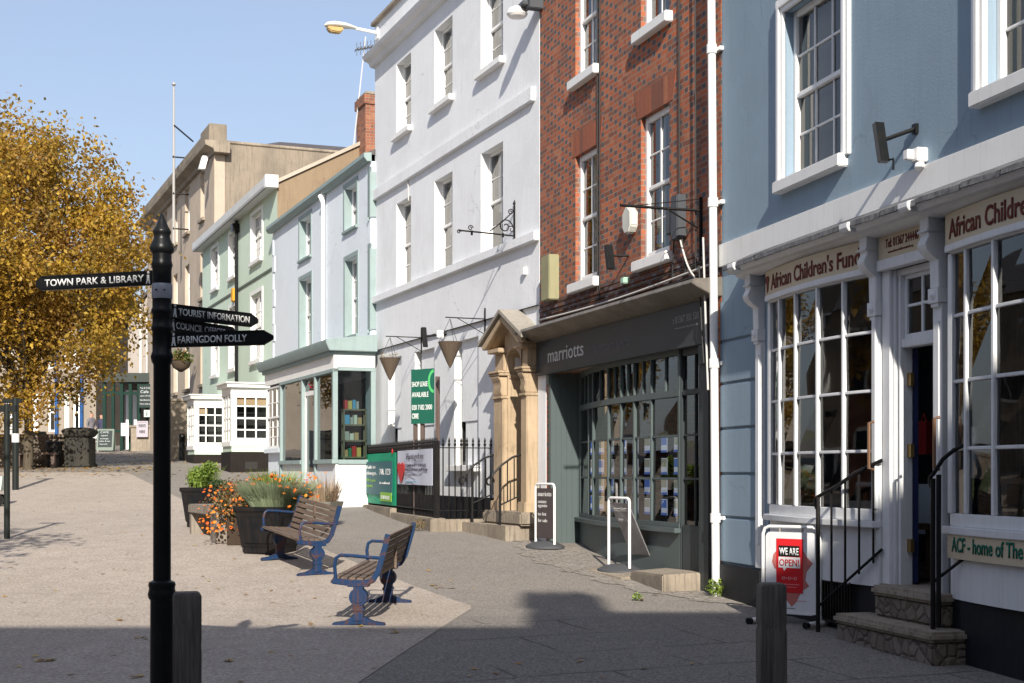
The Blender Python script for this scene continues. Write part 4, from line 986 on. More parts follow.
dr_=part('door',q,WHITE,t4,bevel=.004); q=b4.mb(); q.quad((xd0+.1,y0+.045,0),(xd1-.1,y0+.045,0),(xd1-.1,y0+.045,1.68),(xd0+.1,y0+.045,1.68)); q.quad((xd0+.04,y0+.045,1.75),(xd1-.04,y0+.045,1.75),(xd1-.04,y0+.045,2.03),(xd0+.04,y0+.045,2.03)); part('pane',q,GLASS,dr_,recalc=False)
# left multi-pane window bay of this front
w=sash(b4,t4,shopx0+.05,xa-.03,GZ+.30,2.05,y0+.03,3,2,3,WHITEF,fw=.05,bar=.03,sill=0)
q=b4.mb(); q.box(shopx0,xa,y0-.05,y0+.1,GZ+.20,GZ+.298); q.box(shopx0,xa,y0+.06,y0+.2,-1.4,GZ+.2); part('bay_base',q,LILAC,t4)
q=b4.mb(); q.box(shopx0,shopx0+.05,y0+.1,0,-1.4,2.36); part('bay_side',q,WHITE,t4)
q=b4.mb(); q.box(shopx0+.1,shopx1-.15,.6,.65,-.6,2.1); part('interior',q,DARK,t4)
# flowers in the door head
q=MB(); 
for k in range(40):
    x,y,z=[random.gauss(0,.05) for _ in range(3)]; s_=.025; q.quad((x-s_,y,z),(x,y-s_,z+s_),(x+s_,y,z),(x,y+s_,z-s_))
solo('flower_bunch',q,flat('redflower',(.5,.02,.04)),'bunch of red flowers above the teal shop door','flowers',b4.w((xd0+xd1)/2,n4-.14,1.82),recalc=False)
# shelf with books seen through the side window
sw=thing('bookshelf','narrow wooden display shelf with books behind the side window of the teal shop','shelf',b4.w(xe-.22,.42,-.55),b4.rz)
SH=wood('shelf_wood',(.22,.17,.11),(.34,.27,.19))
for x in (-.24,.22):
    q=MB(); 
    for y in (-.0,.14): q.box(-.01+y,.02+y,x,x+.03,0,1.83)
    part('upright',q,SH,sw)
lev=[.86,1.20,1.52,1.83]
for z in lev:
    q=MB(); q.box(-.02,.16,-.25,.25,z-.03,z); part('shelf_board',q,SH,sw)
BC=[(.55,.35,.18),(.6,.05,.05),(.1,.35,.6),(.7,.68,.6),(.05,.25,.15),(.7,.5,.15),(.45,.42,.4)]
k=0; nm=['lowest','second','third','top']
cn=['brown','red','blue','cream','green','orange','grey']
for li,z in enumerate(lev):
    y=-.20
    for j in range(4 if li!=1 else 3):
        wd=random.uniform(.05,.10); hh=random.uniform(.13,.22); ci=(k*3+j+li)%7; k+=1
        q=MB(); q.box(-.0,.14,0,wd,0,hh)
        wpt=sw.matrix_basis@Vector((0.0,y,z+.002))
        solo('book',q,flat('book%d'%ci,BC[ci]),'%s book, %s from the left on the %s board of the window shelf'%(cn[ci],['first','second','third','fourth','fifth'][j],nm[li]),'book',wpt,b4.rz,group='books on the shelf in the teal shop window')
        y+=wd+.015

# ================================================================ B5 green building
GREENW=render_wall('pale_green_render',(.60,.73,.62),.18,(.48,.57,.50),.35,20)
TAN=render_wall('tan_render',(.27,.20,.13),.5,(.17,.125,.085),.9,7)
b5=B(8.90,-.405,48.4,37.5,0.0)
t5=b5.thing('green_building','pale green rendered house with white bay windows on the ground floor','building')
X=b5.x
cpx=[(211.5,219),(229,237),(251,263)]
o5=[]
for a,c in cpx: o5+=[(X(a),X(c),6.05,7.40),(X(a),X(c),3.2,5.1)]
shell(b5,0,b5.W,-.6,7.70,8,GREENW,t5,ops=o5,rev=.16,near=False)
for (a,c,z0,z1) in o5:
    w=sash(b5,t5,a+.1,c-.1,z0,z1,.10,2,2,2,WHITEF,fw=.08,bar=.03,blind=.45,sill=.09,sillh=.12)
    q=b5.mb(); q.box(a-.02,a+.1,-.03,.02,z0-.02,z1+.10); q.box(c-.1,c+.02,-.03,.02,z0-.02,z1+.10); q.box(a+.1,c-.1,-.029,.02,z1-.0,z1+.10); q.box(a,a+.1,.02,.15,z0,z1); q.box(c-.1,c,.02,.15,z0,z1); part('surround',q,WHITEF,w)
q=b5.mb(); q.box(0,b5.W,-.03,.0,5.50,5.56); part('string_course',q,flat('dkgreen',(.12,.15,.12)),t5)
q=b5.mb(); cornice(q,-.2,b5.W+.12,[(0,7.62),(-.30,7.62),(-.32,7.68),(-.32,7.90),(0,7.92)]); part('eaves_board',q,paint('eaves_grey',(.60,.62,.63),.6,.3),t5)
q=b5.mb(); q.box(b5.W-.1,b5.W+.13,-.34,0,7.60,7.93); part('eaves_end',q,WHITE,t5)
q=b5.mb(); zr=lambda y: 7.75+y*.53
q.add([(b5.W,0,5.5),(b5.W,0,zr(0)),(b5.W,4,zr(4)),(b5.W,8,zr(0)),(b5.W,8,5.5)],[(0,1,2,3,4)]); part('gable_wall',q,TAN,t5,recalc=False)
q=b5.mb(); q.add([(0,0,5.5),(0,0,zr(0)),(0,4,zr(4)),(0,8,zr(0)),(0,8,5.5)],[(4,3,2,1,0)]); part('gable_wall',q,TAN,t5,recalc=False)
q=b5.mb(); q.add([(-.1,-.3,7.60),(b5.W+.01,-.3,7.60),(b5.W+.01,4,zr(4)+.02),(-.1,4,zr(4)+.02),(b5.W+.01,8.2,7.8),(-.1,8.2,7.8)],[(0,1,2,3),(3,2,4,5)]); part('roof',q,SLATE,t5,recalc=False)
q=b5.mb(); q.obox((b5.W+.02,1.9,zr(1.9)+.04),(.05,0,0),(0,1.95,1.95*.53),(0,-.02,.04)); part('verge',q,render_wall('mortar_verge',(.45,.40,.33)),t5)
q=b5.mb(); q.cyl((X(239),-.08,7.6),(X(239),-.08,2.5),.05,.05,8); q.box(X(239)-.12,X(239)+.12,-.22,0,7.25,7.5); part('drainpipe',q,BLACKP,t5)
q=MB(); q.box(-.16,.16,-.10,0,-.2,.2); solo('alarm_box',q,flat('alarm_orange',(.75,.35,.03)),'small orange alarm box beside the black downpipe on the green house','alarm box',b5.w(X(235),0,b5.z(295,235)),b5.rz,bevel=.02)
# bays
BASEG=paint('pale_green_paint',(.55,.66,.54),.6,.15)
def bay(cx_front,n,length,base,blindm,kk):
    x1=b5.x(cx_front,n); x0=x1-length
    q=b5.mb(); q.box(x0-.12,x1+.12,-n-.12,0,2.30,2.40); q.box(x0-.17,x1+.17,-n-.17,0,2.40,2.44); 
    q.box(x0,x1,-n,0,2.12,2.30)
    q.box(x0,x0+.09,-n,-n+.09,.83,2.12); q.box(x1-.09,x1,-n,-n+.09,.83,2.12); q.box(x0,x1,-n-.02,0,.70,.83)
    by=part('bay_window',q,WHITEF,t5,bevel=.008)
    q=b5.mb(); q.box(x0+.02,x1-.02,-n+.02,0,.55,.70); part('bay_skirt',q,BASEG,by)
    q=b5.mb(); q.box(x0-.02,x1+.02,-n-.02,0,-.5,.55); part('bay_plinth',q,paint('brown_plinth',(.014,.010,.009),.8,.3,(.03,.025,.02)),by)
    q=b5.mb(); q.box(x1-.0,x1+.03,-n+.38,-n+.72,.08,.28); part('vent',q,DARK,by)
    # glazing: side facing camera and front; grid of bars
    f=b5.mb(); p=b5.mb()
    ya,yb=-n+.09,-.06
    nb=3
    for i in range(nb+1):
        y=ya+(yb-ya)*i/nb; f.box(x1-.06,x1-.02,y-.018,y+.018,.83,2.12)
    for j in range(5):
        z=.83+(2.12-.83)*j/4; f.box(x1-.055,x1-.022,ya,yb,z-.018-(.012 if j==2 else 0),z+.018)
    f.box(x1-.07,x1-.01,ya,ya+.07,.83,2.12); f.box(x1-.071,x1-.011,ya,yb,.83,.93); f.box(x1-.072,x1-.012,ya,yb,2.03,2.12)
    nf=3
    for i in range(nf+1):
        x=x0+.09+(x1-x0-.18)*i/nf; f.box(x-.018,x+.018,-n+.02,-n+.06,.83,2.12)
    for j in range(5):
        z=.83+(2.12-.83)*j/4; f.box(x0+.09,x1-.09,-n+.022,-n+.055,z-.018,z+.018)
    p.quad((x1-.04,ya,.83),(x1-.04,yb,.83),(x1-.04,yb,2.12),(x1-.04,ya,2.12)); p.quad((x0+.09,-n+.04,.83),(x1-.09,-n+.04,.83),(x1-.09,-n+.04,2.12),(x0+.09,-n+.04,2.12))
    part('glazing_bars',f,WHITEF,by); part('pane',p,GLASS,by,recalc=False)
    q=b5.mb()
    if kk==0: q.box(x1-.10,x1-.09,ya,yb,1.83,2.12); part('blind',q,flat('tanblind',(.48,.33,.2)),by)
    else:
        q.box(x1-.10,x1-.09,ya,ya+.35,1.83,2.12); part('blind',q,flat('tanblind',(.48,.33,.2)),by)
    q=b5.mb(); q.box(x0+.15,x1-.4,-n+.2,.0,.83,2.1); part('interior',q,DARK,by)
bay(231,1.05,1.35,0,None,0)
bay(194,1.0,1.35,0,None,1)
# ================================================================ chimney on the party wall
CHB=brick('chimney_brick',(.36,.12,.06),(.22,.075,.04),headers=False,ln=.24,rh=.08)
P=b5.w(b5.W,-3.02,7.4)
ch=thing('brick_chimney','tall red brick chimney between the lilac and green houses','chimney',P,b5.rz)
q=MB(); q.box(-.30,.60,-.75,.75,-.5,2.55); q.box(-.34,.64,-.79,.79,2.55,2.80); part('stack',q,CHB,ch)
q=MB(); q.box(-.30,.60,-.75,.75,2.80,2.90); part('cap',q,STONE,ch,bevel=.03)
t=thing('tv_aerial','thin tv aerial on a pale mast behind the red chimney','aerial',b5.w(b5.W-.1,-2.1,10.0),b5.rz)
q=MB(); q.cyl((0,0,-1.4),(.10,.35,1.95),.022,.018,6); part('mast',q,flat('mastgrey',(.5,.5,.5),.4),t)
q=MB(); q.tube([(.10,.05,1.55),(.10,.75,1.75)],.02,5)
for k in range(7): y=.1+k*.1; q.tube([(-.12,y+.0,1.57+k*.028),(.32,y,1.57+k*.028)],.01,4); q.tube([(.10,y,1.40+k*.028),(.10,y,1.75+k*.028)],.01,4)
part('antenna',q,flat('mastdark',(.1,.1,.1),.4),t)

# ================================================================ B6 brown rendered building
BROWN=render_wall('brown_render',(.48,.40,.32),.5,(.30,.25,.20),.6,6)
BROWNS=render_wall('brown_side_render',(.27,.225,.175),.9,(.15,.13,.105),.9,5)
b6=B(9.70,-.417,62.0,47.2,.40)
t6=b6.thing('brown_building','tall grey-brown rendered building with a heavy parapet','building')
X=b6.x
o6=[]
for a,c in ((200.5,204.5),(185,189.5),(173.5,177.5),(164,167)):
    for z0,z1 in ((8.95,10.65),(6.15,7.75),(3.1,4.75)): o6.append((X(a),X(c),z0,z1))
shell(b6,0,b6.W,-.2,11.1,11,BROWN,t6,ops=o6,rev=.22)
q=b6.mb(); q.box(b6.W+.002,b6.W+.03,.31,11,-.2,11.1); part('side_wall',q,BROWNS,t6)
for (a,c,z0,z1) in o6:
    sash(b6,t6,a,c,z0,z1,.16,2,2,2,WHITEF,fw=.08,bar=.03,blind=.6,sill=.10,sillh=.12,sillmat=STONE)
q=b6.mb(); q.box(b6.W-1.0,b6.W+.04,-.06,.3,-.2,10.7); part('corner_pilaster',q,BROWN,t6,bevel=.01)
q=b6.mb(); cornice(q,-.3,b6.W+.42,[(.4,10.7),(-.12,10.7),(-.16,10.82),(-.42,10.92),(-.45,11.08),(.4,11.12)]); q.box(-.2,b6.W+.1,-.12,.3,11.10,11.35); part('cornice',q,STONE,t6,bevel=.01)
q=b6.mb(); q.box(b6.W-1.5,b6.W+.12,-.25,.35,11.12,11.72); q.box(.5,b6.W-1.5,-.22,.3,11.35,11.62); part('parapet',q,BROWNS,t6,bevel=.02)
q=b6.mb(); q.box(b6.W-.3,b6.W+.08,.3,11,11.1,11.2); part('side_coping',q,STONE,t6,bevel=.02)
q=b6.mb(); z=11.12
q.add([(.6,1.0,z),(b6.W-.4,1.0,z),(b6.W-.4,10.9,z),(.6,10.9,z),(b6.W-5.2,3.4,z+1.45),(b6.W-5.2,10.8,z+1.55)],[(0,1,4),(1,2,5,4),(2,3,5),(3,0,4,5)]); part('hip_roof',q,SLATE,t6)
q=MB(); q.obox((0,-.25,0),(.12,0,.0),(0,.10,0),(0,.06,.22)); solo('floodlight',q,WHITEF,'white floodlight under the cornice of the brown building','floodlight',b6.w(b6.W-.3,.12,10.45),b6.rz)
t=thing('flagpole','white flagpole fixed with brackets to the front of the brown building','flagpole',b6.w(X(173.8,.55),.55,b6.z(246,173.8,.55)),b6.rz)
hp=b6.z(87,173.5,.55)-b6.z(246,173.5,.55)
q=MB(); q.cyl((0,0,0),(0,0,hp),.06,.035,10); part('pole',q,flat('polegrey',(.36,.35,.34),.5),t)
q=MB(); q.lathe([(.0,hp),(.09,hp+.08),(.0,hp+.2)],n=8); part('finial',q,flat('polegrey',(.55,.53,.5),.5),t)
for zz in (hp*.11,hp*.33,hp*.56):
    q=MB(); q.tube([(0,0,zz),(.0,.55,zz)],.03,5); q.tube([(-.1,-.02,zz),(.1,-.02,zz)],.03,5); part('bracket',q,IRON,t)
q=MB(); q.tube([(0,0,hp*.76),(1.2,.5,hp*.62)],.03,4); part('stay',q,IRON,t)
# flower basket by the brown wall
o=thing('hanging_basket','round hanging basket of green plants by the signpost shaft, on the brown building','basket',b6.w(X(181,.6),.6,b6.z(372,181,.6)),b6.rz)
q=MB(); q.lathe([(.05,0),(.28,.15),(.38,.38)],n=14); part('bowl',q,WICK,o,smooth=True)
def leafblob(q,c,r,n,s,flat_=1.0,rnd=random,up=0):
    for k in range(n):
        while True:
            d=Vector([rnd.uniform(-1,1) for _ in range(3)])
            if d.length<1: break
        d=d*(.55+.45*rnd.random()); p=Vector(c)+Vector((d.x*r[0],d.y*r[1],d.z*r[2]))
        a=Vector([rnd.gauss(0,1) for _ in range(3)]); a.z+=up; a.normalize(); b_=a.orthogonal().normalized(); b_=Matrix.Rotation(rnd.uniform(0,6.28),3,a)@b_
        ss=s*rnd.uniform(.6,1.3); u=a*ss; v=b_*ss*.45*flat_
        q.quad(tuple(p-u),tuple(p+v),tuple(p+u),tuple(p-v))
q=MB(); leafblob(q,(0,0,.5),(.5,.5,.38),500,.08); part('foliage',q,leafmat('basket_leaf',[(0,(.05,.10,.02)),(.6,(.10,.17,.03)),(.9,(.3,.1,.05))]),o,recalc=False)
q=MB(); q.tube([(0,0,.4),(0,0,1.2),(0,.6,1.25)],.02,4); part('chain',q,IRON,o)
# low beige yard wall before the brown building
q=MB(); q.box(0,1.9,0,.3,-.4,2.05); q.box(-.03,1.93,-.04,.34,2.05,2.13)
P=b6.w(b6.W-.9,.06,0)
yw=solo('yard_wall',q,render_wall('beige_wall',(.36,.30,.23),.3,(.25,.2,.15)),'beige rendered low wall beside the far white bay window','wall',(-11.75,47.3,H+.35),0)
q=MB(); q.cyl((0,0,0),(0,0,.80),.10,.10,12); q.lathe([(.11,.78),(.12,.80),(.10,.88),(0,.93)],n=12); q.box(-.04,.04,-.115,-.09,.5,.75)
solo('bollard',q,[BLACKP],'short black rounded bollard before the beige low wall','bollard',(ray(182)*46.6,46.6,H+g(46.6)))
# ================================================================ beyond the brown building
CREAMR=render_wall('cream_render',(.36,.32,.29),.35,(.25,.22,.19),.4,12)
GREENP=paint('dark_green_paint',(.004,.028,.020),.5,.3)
Yc=66.0; xa=ray(128)*Yc; xb=ray(158)*Yc
cb=thing('cream_gable_house','cream rendered house with its gable end towards the square, behind the signpost','building',(xa,Yc,H+.9),0)
W_=xb-xa; zl=(HY-322)/F*Yc-.9; zh=(HY-283)/F*Yc-.9
q=MB(); q.add([(0,0,-1),(W_+3,0,-1),(W_+3,0,zh+1.6),(W_,0,zh),(0,0,zl),(0,9,-1),(0,9,zl),(W_+3,9,-1),(W_+3,9,zh+1.6)],[(0,1,2,3,4),(0,4,6,5),(1,7,8,2)]); part('wall',q,CREAMR,cb)
q=MB(); q.add([(-.25,-.2,zl-.15),(W_,-.2,zh+.05),(W_+3,-.2,zh+1.65),(-.25,9,zl-.15),(W_,9,zh+.05),(W_+3,9,zh+1.65),(-.25,-.2,zl+.0),(W_,-.2,zh+.22),(W_+3,-.2,zh+1.8)],[(0,3,4,1),(1,4,5,2),(0,1,7,6),(1,2,8,7)]); part('roof',q,SLATE,cb)
q=MB(); wx=ray(150.5)*Yc-xa; q.box(wx-.18,wx+.18,-.04,.02,(HY-375)/F*Yc-.9,(HY-318)/F*Yc-.9); part('window',q,WHITEF,cb)
q=MB(); q.cyl((wx-.45,-.06,-.5),(wx-.45,-.06,zh-1),.05,.05,6); part('drainpipe',q,WHITE,cb)
# verandah with dark green posts
xv0=ray(106)*62; xv1=ray(160)*62
vr=thing('green_verandah','dark green timber verandah and shopfront behind the signpost','verandah',(xv0,61.6,H+.85),0)
Wv=xv1-xv0
q=MB(); q.box(-.1,Wv,-.1,3.9,3.25,3.45); q.box(-.15,Wv,-.18,-.1,3.1,3.5); part('roof',q,paint('verandah_roof',(.05,.06,.055),.6,.3),vr)
for i in range(7):
    x=.05+(Wv-.1)*i/6; q=MB(); q.box(x-.07,x+.07,-.06,.06,-.2,3.1); part('post',q,GREENP,vr)
q=MB(); q.box(0,Wv,-.03,.03,2.55,2.68); q.box(0,Wv,-.03,.03,.9,1.0); part('rail',q,GREENP,vr)
q=MB(); q.box(0,Wv,2.6,2.8,0,3.2); part('back_wall',q,paint('verandah_wall',(.16,.13,.11),.8,.5,(.35,.33,.3),2),vr)
q=MB(); q.box(.3,.8,2.5,2.58,0,2.9); q.box(1.3,1.6,2.5,2.58,.8,2.9); part('door',q,WHITEF,vr)
q=MB(); q.box(1.3,Wv-.02,-.35,-.12,-.3,1.10); q.box(1.25,Wv+.0,-.40,-.08,1.10,1.2); part('low_wall',q,STONE,vr)
BOARD=flat('chalkboard',(.03,.04,.04)); PALE=flat('chalk',(.45,.5,.5))
def boardat(px0,px1,py0,py1,Y,lab,lines,fr=GREENP,bg=BOARD,ink=PALE,name='menu_board',cat='sign',tilt=0):
    x0,x1=ray(px0)*Y,ray(px1)*Y; z0,z1=(HY-py1)/F*Y,(HY-py0)/F*Y; w=x1-x0; h=z1-z0
    t=thing(name,lab,cat,(x0,Y,H+z0),0)
    q=MB(); q.box(0,w,0,.05,0,h); part('panel',q,bg,t)
    q=MB(); e=.05; q.box(0,e,-.02,0,0,h); q.box(w-e,w,-.02,0,0,h); q.box(e,w-e,-.02,0,0,e); q.box(e,w-e,-.02,0,h-e,h); part('frame',q,fr,t)
    for (s,fx,fz,fh,fw) in lines: lettering(s,t,ink,w*fx,h*fz,h*fh,w*fw,-.006,bold=.02,depth=.006)
    return t
boardat(138,154.5,384,408,61.2,'large dark menu board with pale writing on the green verandah',[('Tea & Coffee',.12,.80,.07,.7),('Cafe',.15,.62,.12,.5),('open all day',.12,.48,.06,.7),('Sandwiches',.12,.30,.07,.7),('Home made cakes',.12,.14,.07,.75)])
boardat(144,150,410,417,61.2,'small pale notice under the dark menu board',[('i',.4,.2,.5,.15)],fr=PALE,bg=PALE,ink=BOARD,name='notice')
boardat(136.5,148,421,437,61.1,'pale grey banner with dark letters on the low stone wall',[('EVENTS',.2,.62,.18,.6),('HERE',.25,.25,.18,.5)],fr=flat('ban',(.4,.37,.42)),bg=flat('ban',(.4,.37,.42)),ink=BOARD,name='banner',cat='banner')
boardat(121,129,423,436,61.1,'white cloth banner left of the pale grey banner',[],fr=flat('banw',(.5,.5,.55)),bg=flat('banw',(.5,.5,.55)),name='banner',cat='banner')
# chalkboards standing on the ground
def aboard(px0,px1,py0,pyb,Y,lab,lines):
    x0,x1=ray(px0)*Y,ray(px1)*Y; w=x1-x0; zb=(HY-pyb)/F*Y; h=(HY-py0)/F*Y-zb
    t=thing('chalkboard',lab,'chalkboard',(x0,Y,H+zb),0)
    for s in (1,-1):
        q=MB(); a=.35*h*.5
        vs=[(0,-.0*s-a*s,0),(w,-a*s,0),(w,0,h),(0,0,h)]; n=(0,-.03*s,0)
        q.add(vs+[(x,y-.04*s,z) for x,y,z in vs],[(0,1,2,3),(7,6,5,4),(0,4,5,1),(1,5,6,2),(2,6,7,3),(3,7,4,0)]); part('frame',q,flat('sage',(.18,.22,.19)),t)
        if s==1:
            e=.07; q=MB(); f=lambda x,zz:(x,-a*(1-zz/h)-.045,zz)
            q.quad(f(e,e*2),f(w-e,e*2),f(w-e,h-e),f(e,h-e)); b_=part('slate',q,BOARD,t,recalc=False)
            for (tx,fx,fz,fh,fw) in lines:
                lettering(tx,t,PALE,w*fx,h*fz,h*fh,w*fw,-a*(1-fz)-.05,bold=.02)
    return t
aboard(97.5,114.5,429,450.5,60,'green framed chalkboard standing at the foot of the lane',[('CAFE',.2,.80,.09,.5),('open',.25,.66,.08,.4),('soup',.2,.52,.07,.5),('cakes & tea',.15,.40,.07,.65),('lunch',.2,.26,.07,.45)])
aboard(30,46,431.5,443.5,43,'dark chalkboard standing on the stone wall left of the pillar',[('Open today',.15,.6,.15,.6),('menu',.2,.35,.15,.4)])
# retaining wall, pillar, bin, bench by the wall
q=MB(); xw0=-22.0; xw1=ray(73)*41.5; q.box(xw0,xw1,0,.4,-.5,.90); q.box(xw0,xw1+.04,-.05,.45,.90,1.0)
solo('stone_wall',q,RUBBLE,'low stone retaining wall at the back of the square under the golden tree','wall',(0,41.5,H+.12))
q=MB(); q.box(-.36,.36,-.36,.36,-.3,.86); q.box(-.40,.40,-.40,.40,.0,.10); q.lathe([(.40,.86),(.50,.90),(.60,1.02),(.60,1.08),(.45,1.14),(.3,1.16)],n=4,rot=math.pi/4)
solo('stone_pillar',q,[paint('shade_darkened_stone',(.035,.033,.03),.9,.5,(.07,.065,.05),2,.5)],'shade-darkened square stone pillar with a flared cap at the end of the retaining wall','pillar',(ray(80)*41.3,41.3,H+g(41.3)),bevel=.02)  # stone colour lowered to stand in for tree shade on the pillar
q=MB(); q.lathe([(.20,0),(.24,.72),(.26,.74),(.22,.76),(.20,.6)],n=16); solo('litter_bin',q,[BLACKP],'black cylindrical litter bin standing against the retaining wall','bin',(ray(54)*40.9,40.9,H+g(40.9)),smooth=True)
o=thing('low_bench','low rustic wooden bench against the retaining wall, left of the black bin','bench',(ray(37)*40.7,40.7,H+g(40.7)))
q=MB(); q.box(-.6,.6,-.18,.18,.38,.44); part('seat',q,PW,o); 
for x in (-.5,.5): q=MB(); q.box(x-.05,x+.05,-.15,.15,0,.38); part('leg',q,PW,o)
# cream houses closing the street
HW=render_wall('beige_house',(.30,.255,.21),.5,(.19,.16,.13),.5,8)
bx0,bx1=-34.0,ray(96)*68
t=thing('terrace_house','beige stone terraced house with white doors and blue drainpipes, under the golden tree','building',(bx0,68,H+1.1))
W_=bx1-bx0
ops=[]; wx=[(ray(p0)*68-bx0,ray(p1)*68-bx0,k) for p0,p1,k in ((24,38,'door'),(48,56,'window'),(64,69,'window'),(73,80,'window'),(-14,-4,'window'),(4,12,'door'))]
for a,c,k in wx:
    z1=2.75; z0=.0 if k=='door' else .85
    ops.append((a,c,z0,z1)); ops.append((a,c,3.9,5.4))
q=MB(); q.wall(0,W_,-1.5,6.6,ops,0,.15); q.quad((W_,0,-1.5),(W_,8,-1.5),(W_,8,6.6),(W_,0,6.6)); q.quad((0,8,-1.5),(0,8,6.6),(W_,8,6.6),(W_,8,-1.5)); part('wall',q,HW,t,recalc=False)
for a,c,k in wx:
    for z0,z1 in ((0 if k=='door' else .85,2.75),(3.9,5.4)):
        q=MB(); q.box(a,c,.10,.14,z0,z1) if (k=='door' and z0<1) else (q.box(a,a+.1,.08,.14,z0,z1),q.box(c-.1,c,.08,.14,z0,z1),q.box(a,c,.081,.139,z1-.1,z1),q.box(a,c,.081,.139,z0,z0+.1),q.box(a,c,.082,.138,(z0+z1)/2-.04,(z0+z1)/2+.04))
        w=part('door' if (k=='door' and z0<1) else 'window',q,WHITEF,t)
        if not(k=='door' and z0<1): q=MB(); q.quad((a,.11,z0),(c,.11,z0),(c,.11,z1),(a,.11,z1)); part('pane',q,GLASS,w,recalc=False)
BLUEP=flat('blue_pipe',(.02,.08,.24))
for px in (57,82): q=MB(); x=ray(px)*68-bx0; q.cyl((x,-.08,-.2),(x,-.08,6.4),.09,.09,8); part('drainpipe',q,BLUEP,t)
q=MB(); q.add([(-.3,-.4,6.5),(W_+.2,-.4,6.5),(W_+.2,4,9.2),(-.3,4,9.2),(W_+.2,8.4,6.5),(-.3,8.4,6.5)],[(0,1,2,3),(3,2,4,5),(1,4,2),(0,3,5)]); part('roof',q,SLATE,t)
# people at the far end
def human(name,lab,x,y,zb,h,top,legs,skin,hair,yaw,pose=0,seated=False):
    o=thing(name,lab,'person',(x,y,zb),yaw); s=h/1.75
    J={'pel':(0,0,.95),'w':(0,0,1.12),'ch':(0,.01,1.36),'nk':(0,0,1.50),'hd':(0,-.02,1.62),'ht':(0,-.01,1.72),
       'ls':(-.18,0,1.42),'le':(-.24,.03,1.14),'lh':(-.20,-.12,.95),'rs':(.18,0,1.42),'re':(.24,.02,1.14),'rh':(.18,-.16,1.02),
       'lk':(-.10,-.06-.1*pose,.52),'la':(-.10,.02-.15*pose,.09),'lt':(-.10,-.14-.15*pose,.04),'lp':(-.09,0,.90),'rp':(.09,0,.90),'rk':(.10,.0,.52),'ra':(.10,.10*pose,.09),'rt':(.10,-.12+.1*pose,.04)}
    R={'pel':.15,'w':.13,'ch':.15,'nk':.055,'hd':.10,'ht':.075,'ls':.07,'le':.045,'lh':.04,'rs':.07,'re':.045,'rh':.04,'lk':.065,'la':.045,'lt':.04,'lp':.10,'rp':.10,'rk':.065,'ra':.045,'rt':.04}
    E=[('pel','w'),('w','ch'),('ch','nk'),('nk','hd'),('hd','ht'),('ch','ls'),('ls','le'),('le','lh'),('ch','rs'),('rs','re'),('re','rh'),('pel','lp'),('lp','lk'),('lk','la'),('la','lt'),('pel','rp'),('rp','rk'),('rk','ra'),('ra','rt')]
    ks=list(J); me=bpy.data.meshes.new('body'); me.from_pydata([tuple(c*s for c in J[k]) for k in ks],[(ks.index(a),ks.index(b)) for a,b in E],[])
    b_=bpy.data.objects.new('body',me); COL.objects.link(b_)
    m=b_.modifiers.new('s','SKIN'); sd=b_.modifiers.new('u','SUBSURF'); sd.levels=1; sd.render_levels=1
    for i,k in enumerate(ks): me.skin_vertices[0].data[i].radius=(R[k]*s,R[k]*s*.8)
    me.skin_vertices[0].data[0].use_root=True
    dg=bpy.context.evaluated_depsgraph_get(); m2=bpy.data.meshes.new_from_object(b_.evaluated_get(dg)); bpy.data.objects.remove(b_)
    for mm in (top,legs,skin,hair): m2.materials.append(mm)
    for p in m2.polygons:
        z=p.center.z/s; r=math.hypot(p.center.x,p.center.y)/s
        p.material_index=3 if (z>1.66 or (z>1.58 and p.center.y/s>.02 and r<.12)) else 2 if z>1.5 or (z<1.04 and r>.17 and z>.85) else 0 if z>.92 else 1
        p.use_smooth=True
    link('body',m2,o); return o
SK=flat('skin',(.5,.28,.2)); HR=flat('hair',(.10,.05,.03))
human('person','person in a grey jacket walking in front of the beige terraced house',ray(91.5)*61.5,61.5,H+.95,1.68,flat('greyj',(.16,.15,.17)),flat('dk',(.03,.03,.04)),SK,flat('hair2',(.2,.05,.04)),math.radians(60),1)
human('person','person in a dark patterned top behind the green framed chalkboard',ray(101.5)*62.5,62.5,H+1.0,1.60,flat('navyt',(.05,.05,.09)),flat('dk',(.03,.03,.04)),SK,HR,math.radians(-20),.5)
o=thing('cafe_chair','white cafe chair left of the green framed chalkboard','chair',(ray(93.5)*60.4,60.4,H+.86),.3)
WM=flat('whitemetal',(.6,.6,.6))
q=MB(); q.box(-.2,.2,-.2,.2,.43,.46); part('seat',q,WM,o)
for x in (-.18,.18):
    for y in (-.18,.18): q=MB(); q.cyl((x,y,0),(x,y,.43),.018,.018,6); part('leg',q,WM,o)
q=MB(); q.box(-.2,.2,.17,.2,.6,.9); q.box(-.2,-.17,.17,.2,.46,.6); q.box(.17,.2,.17,.2,.46,.6); part('backrest',q,WM,o)

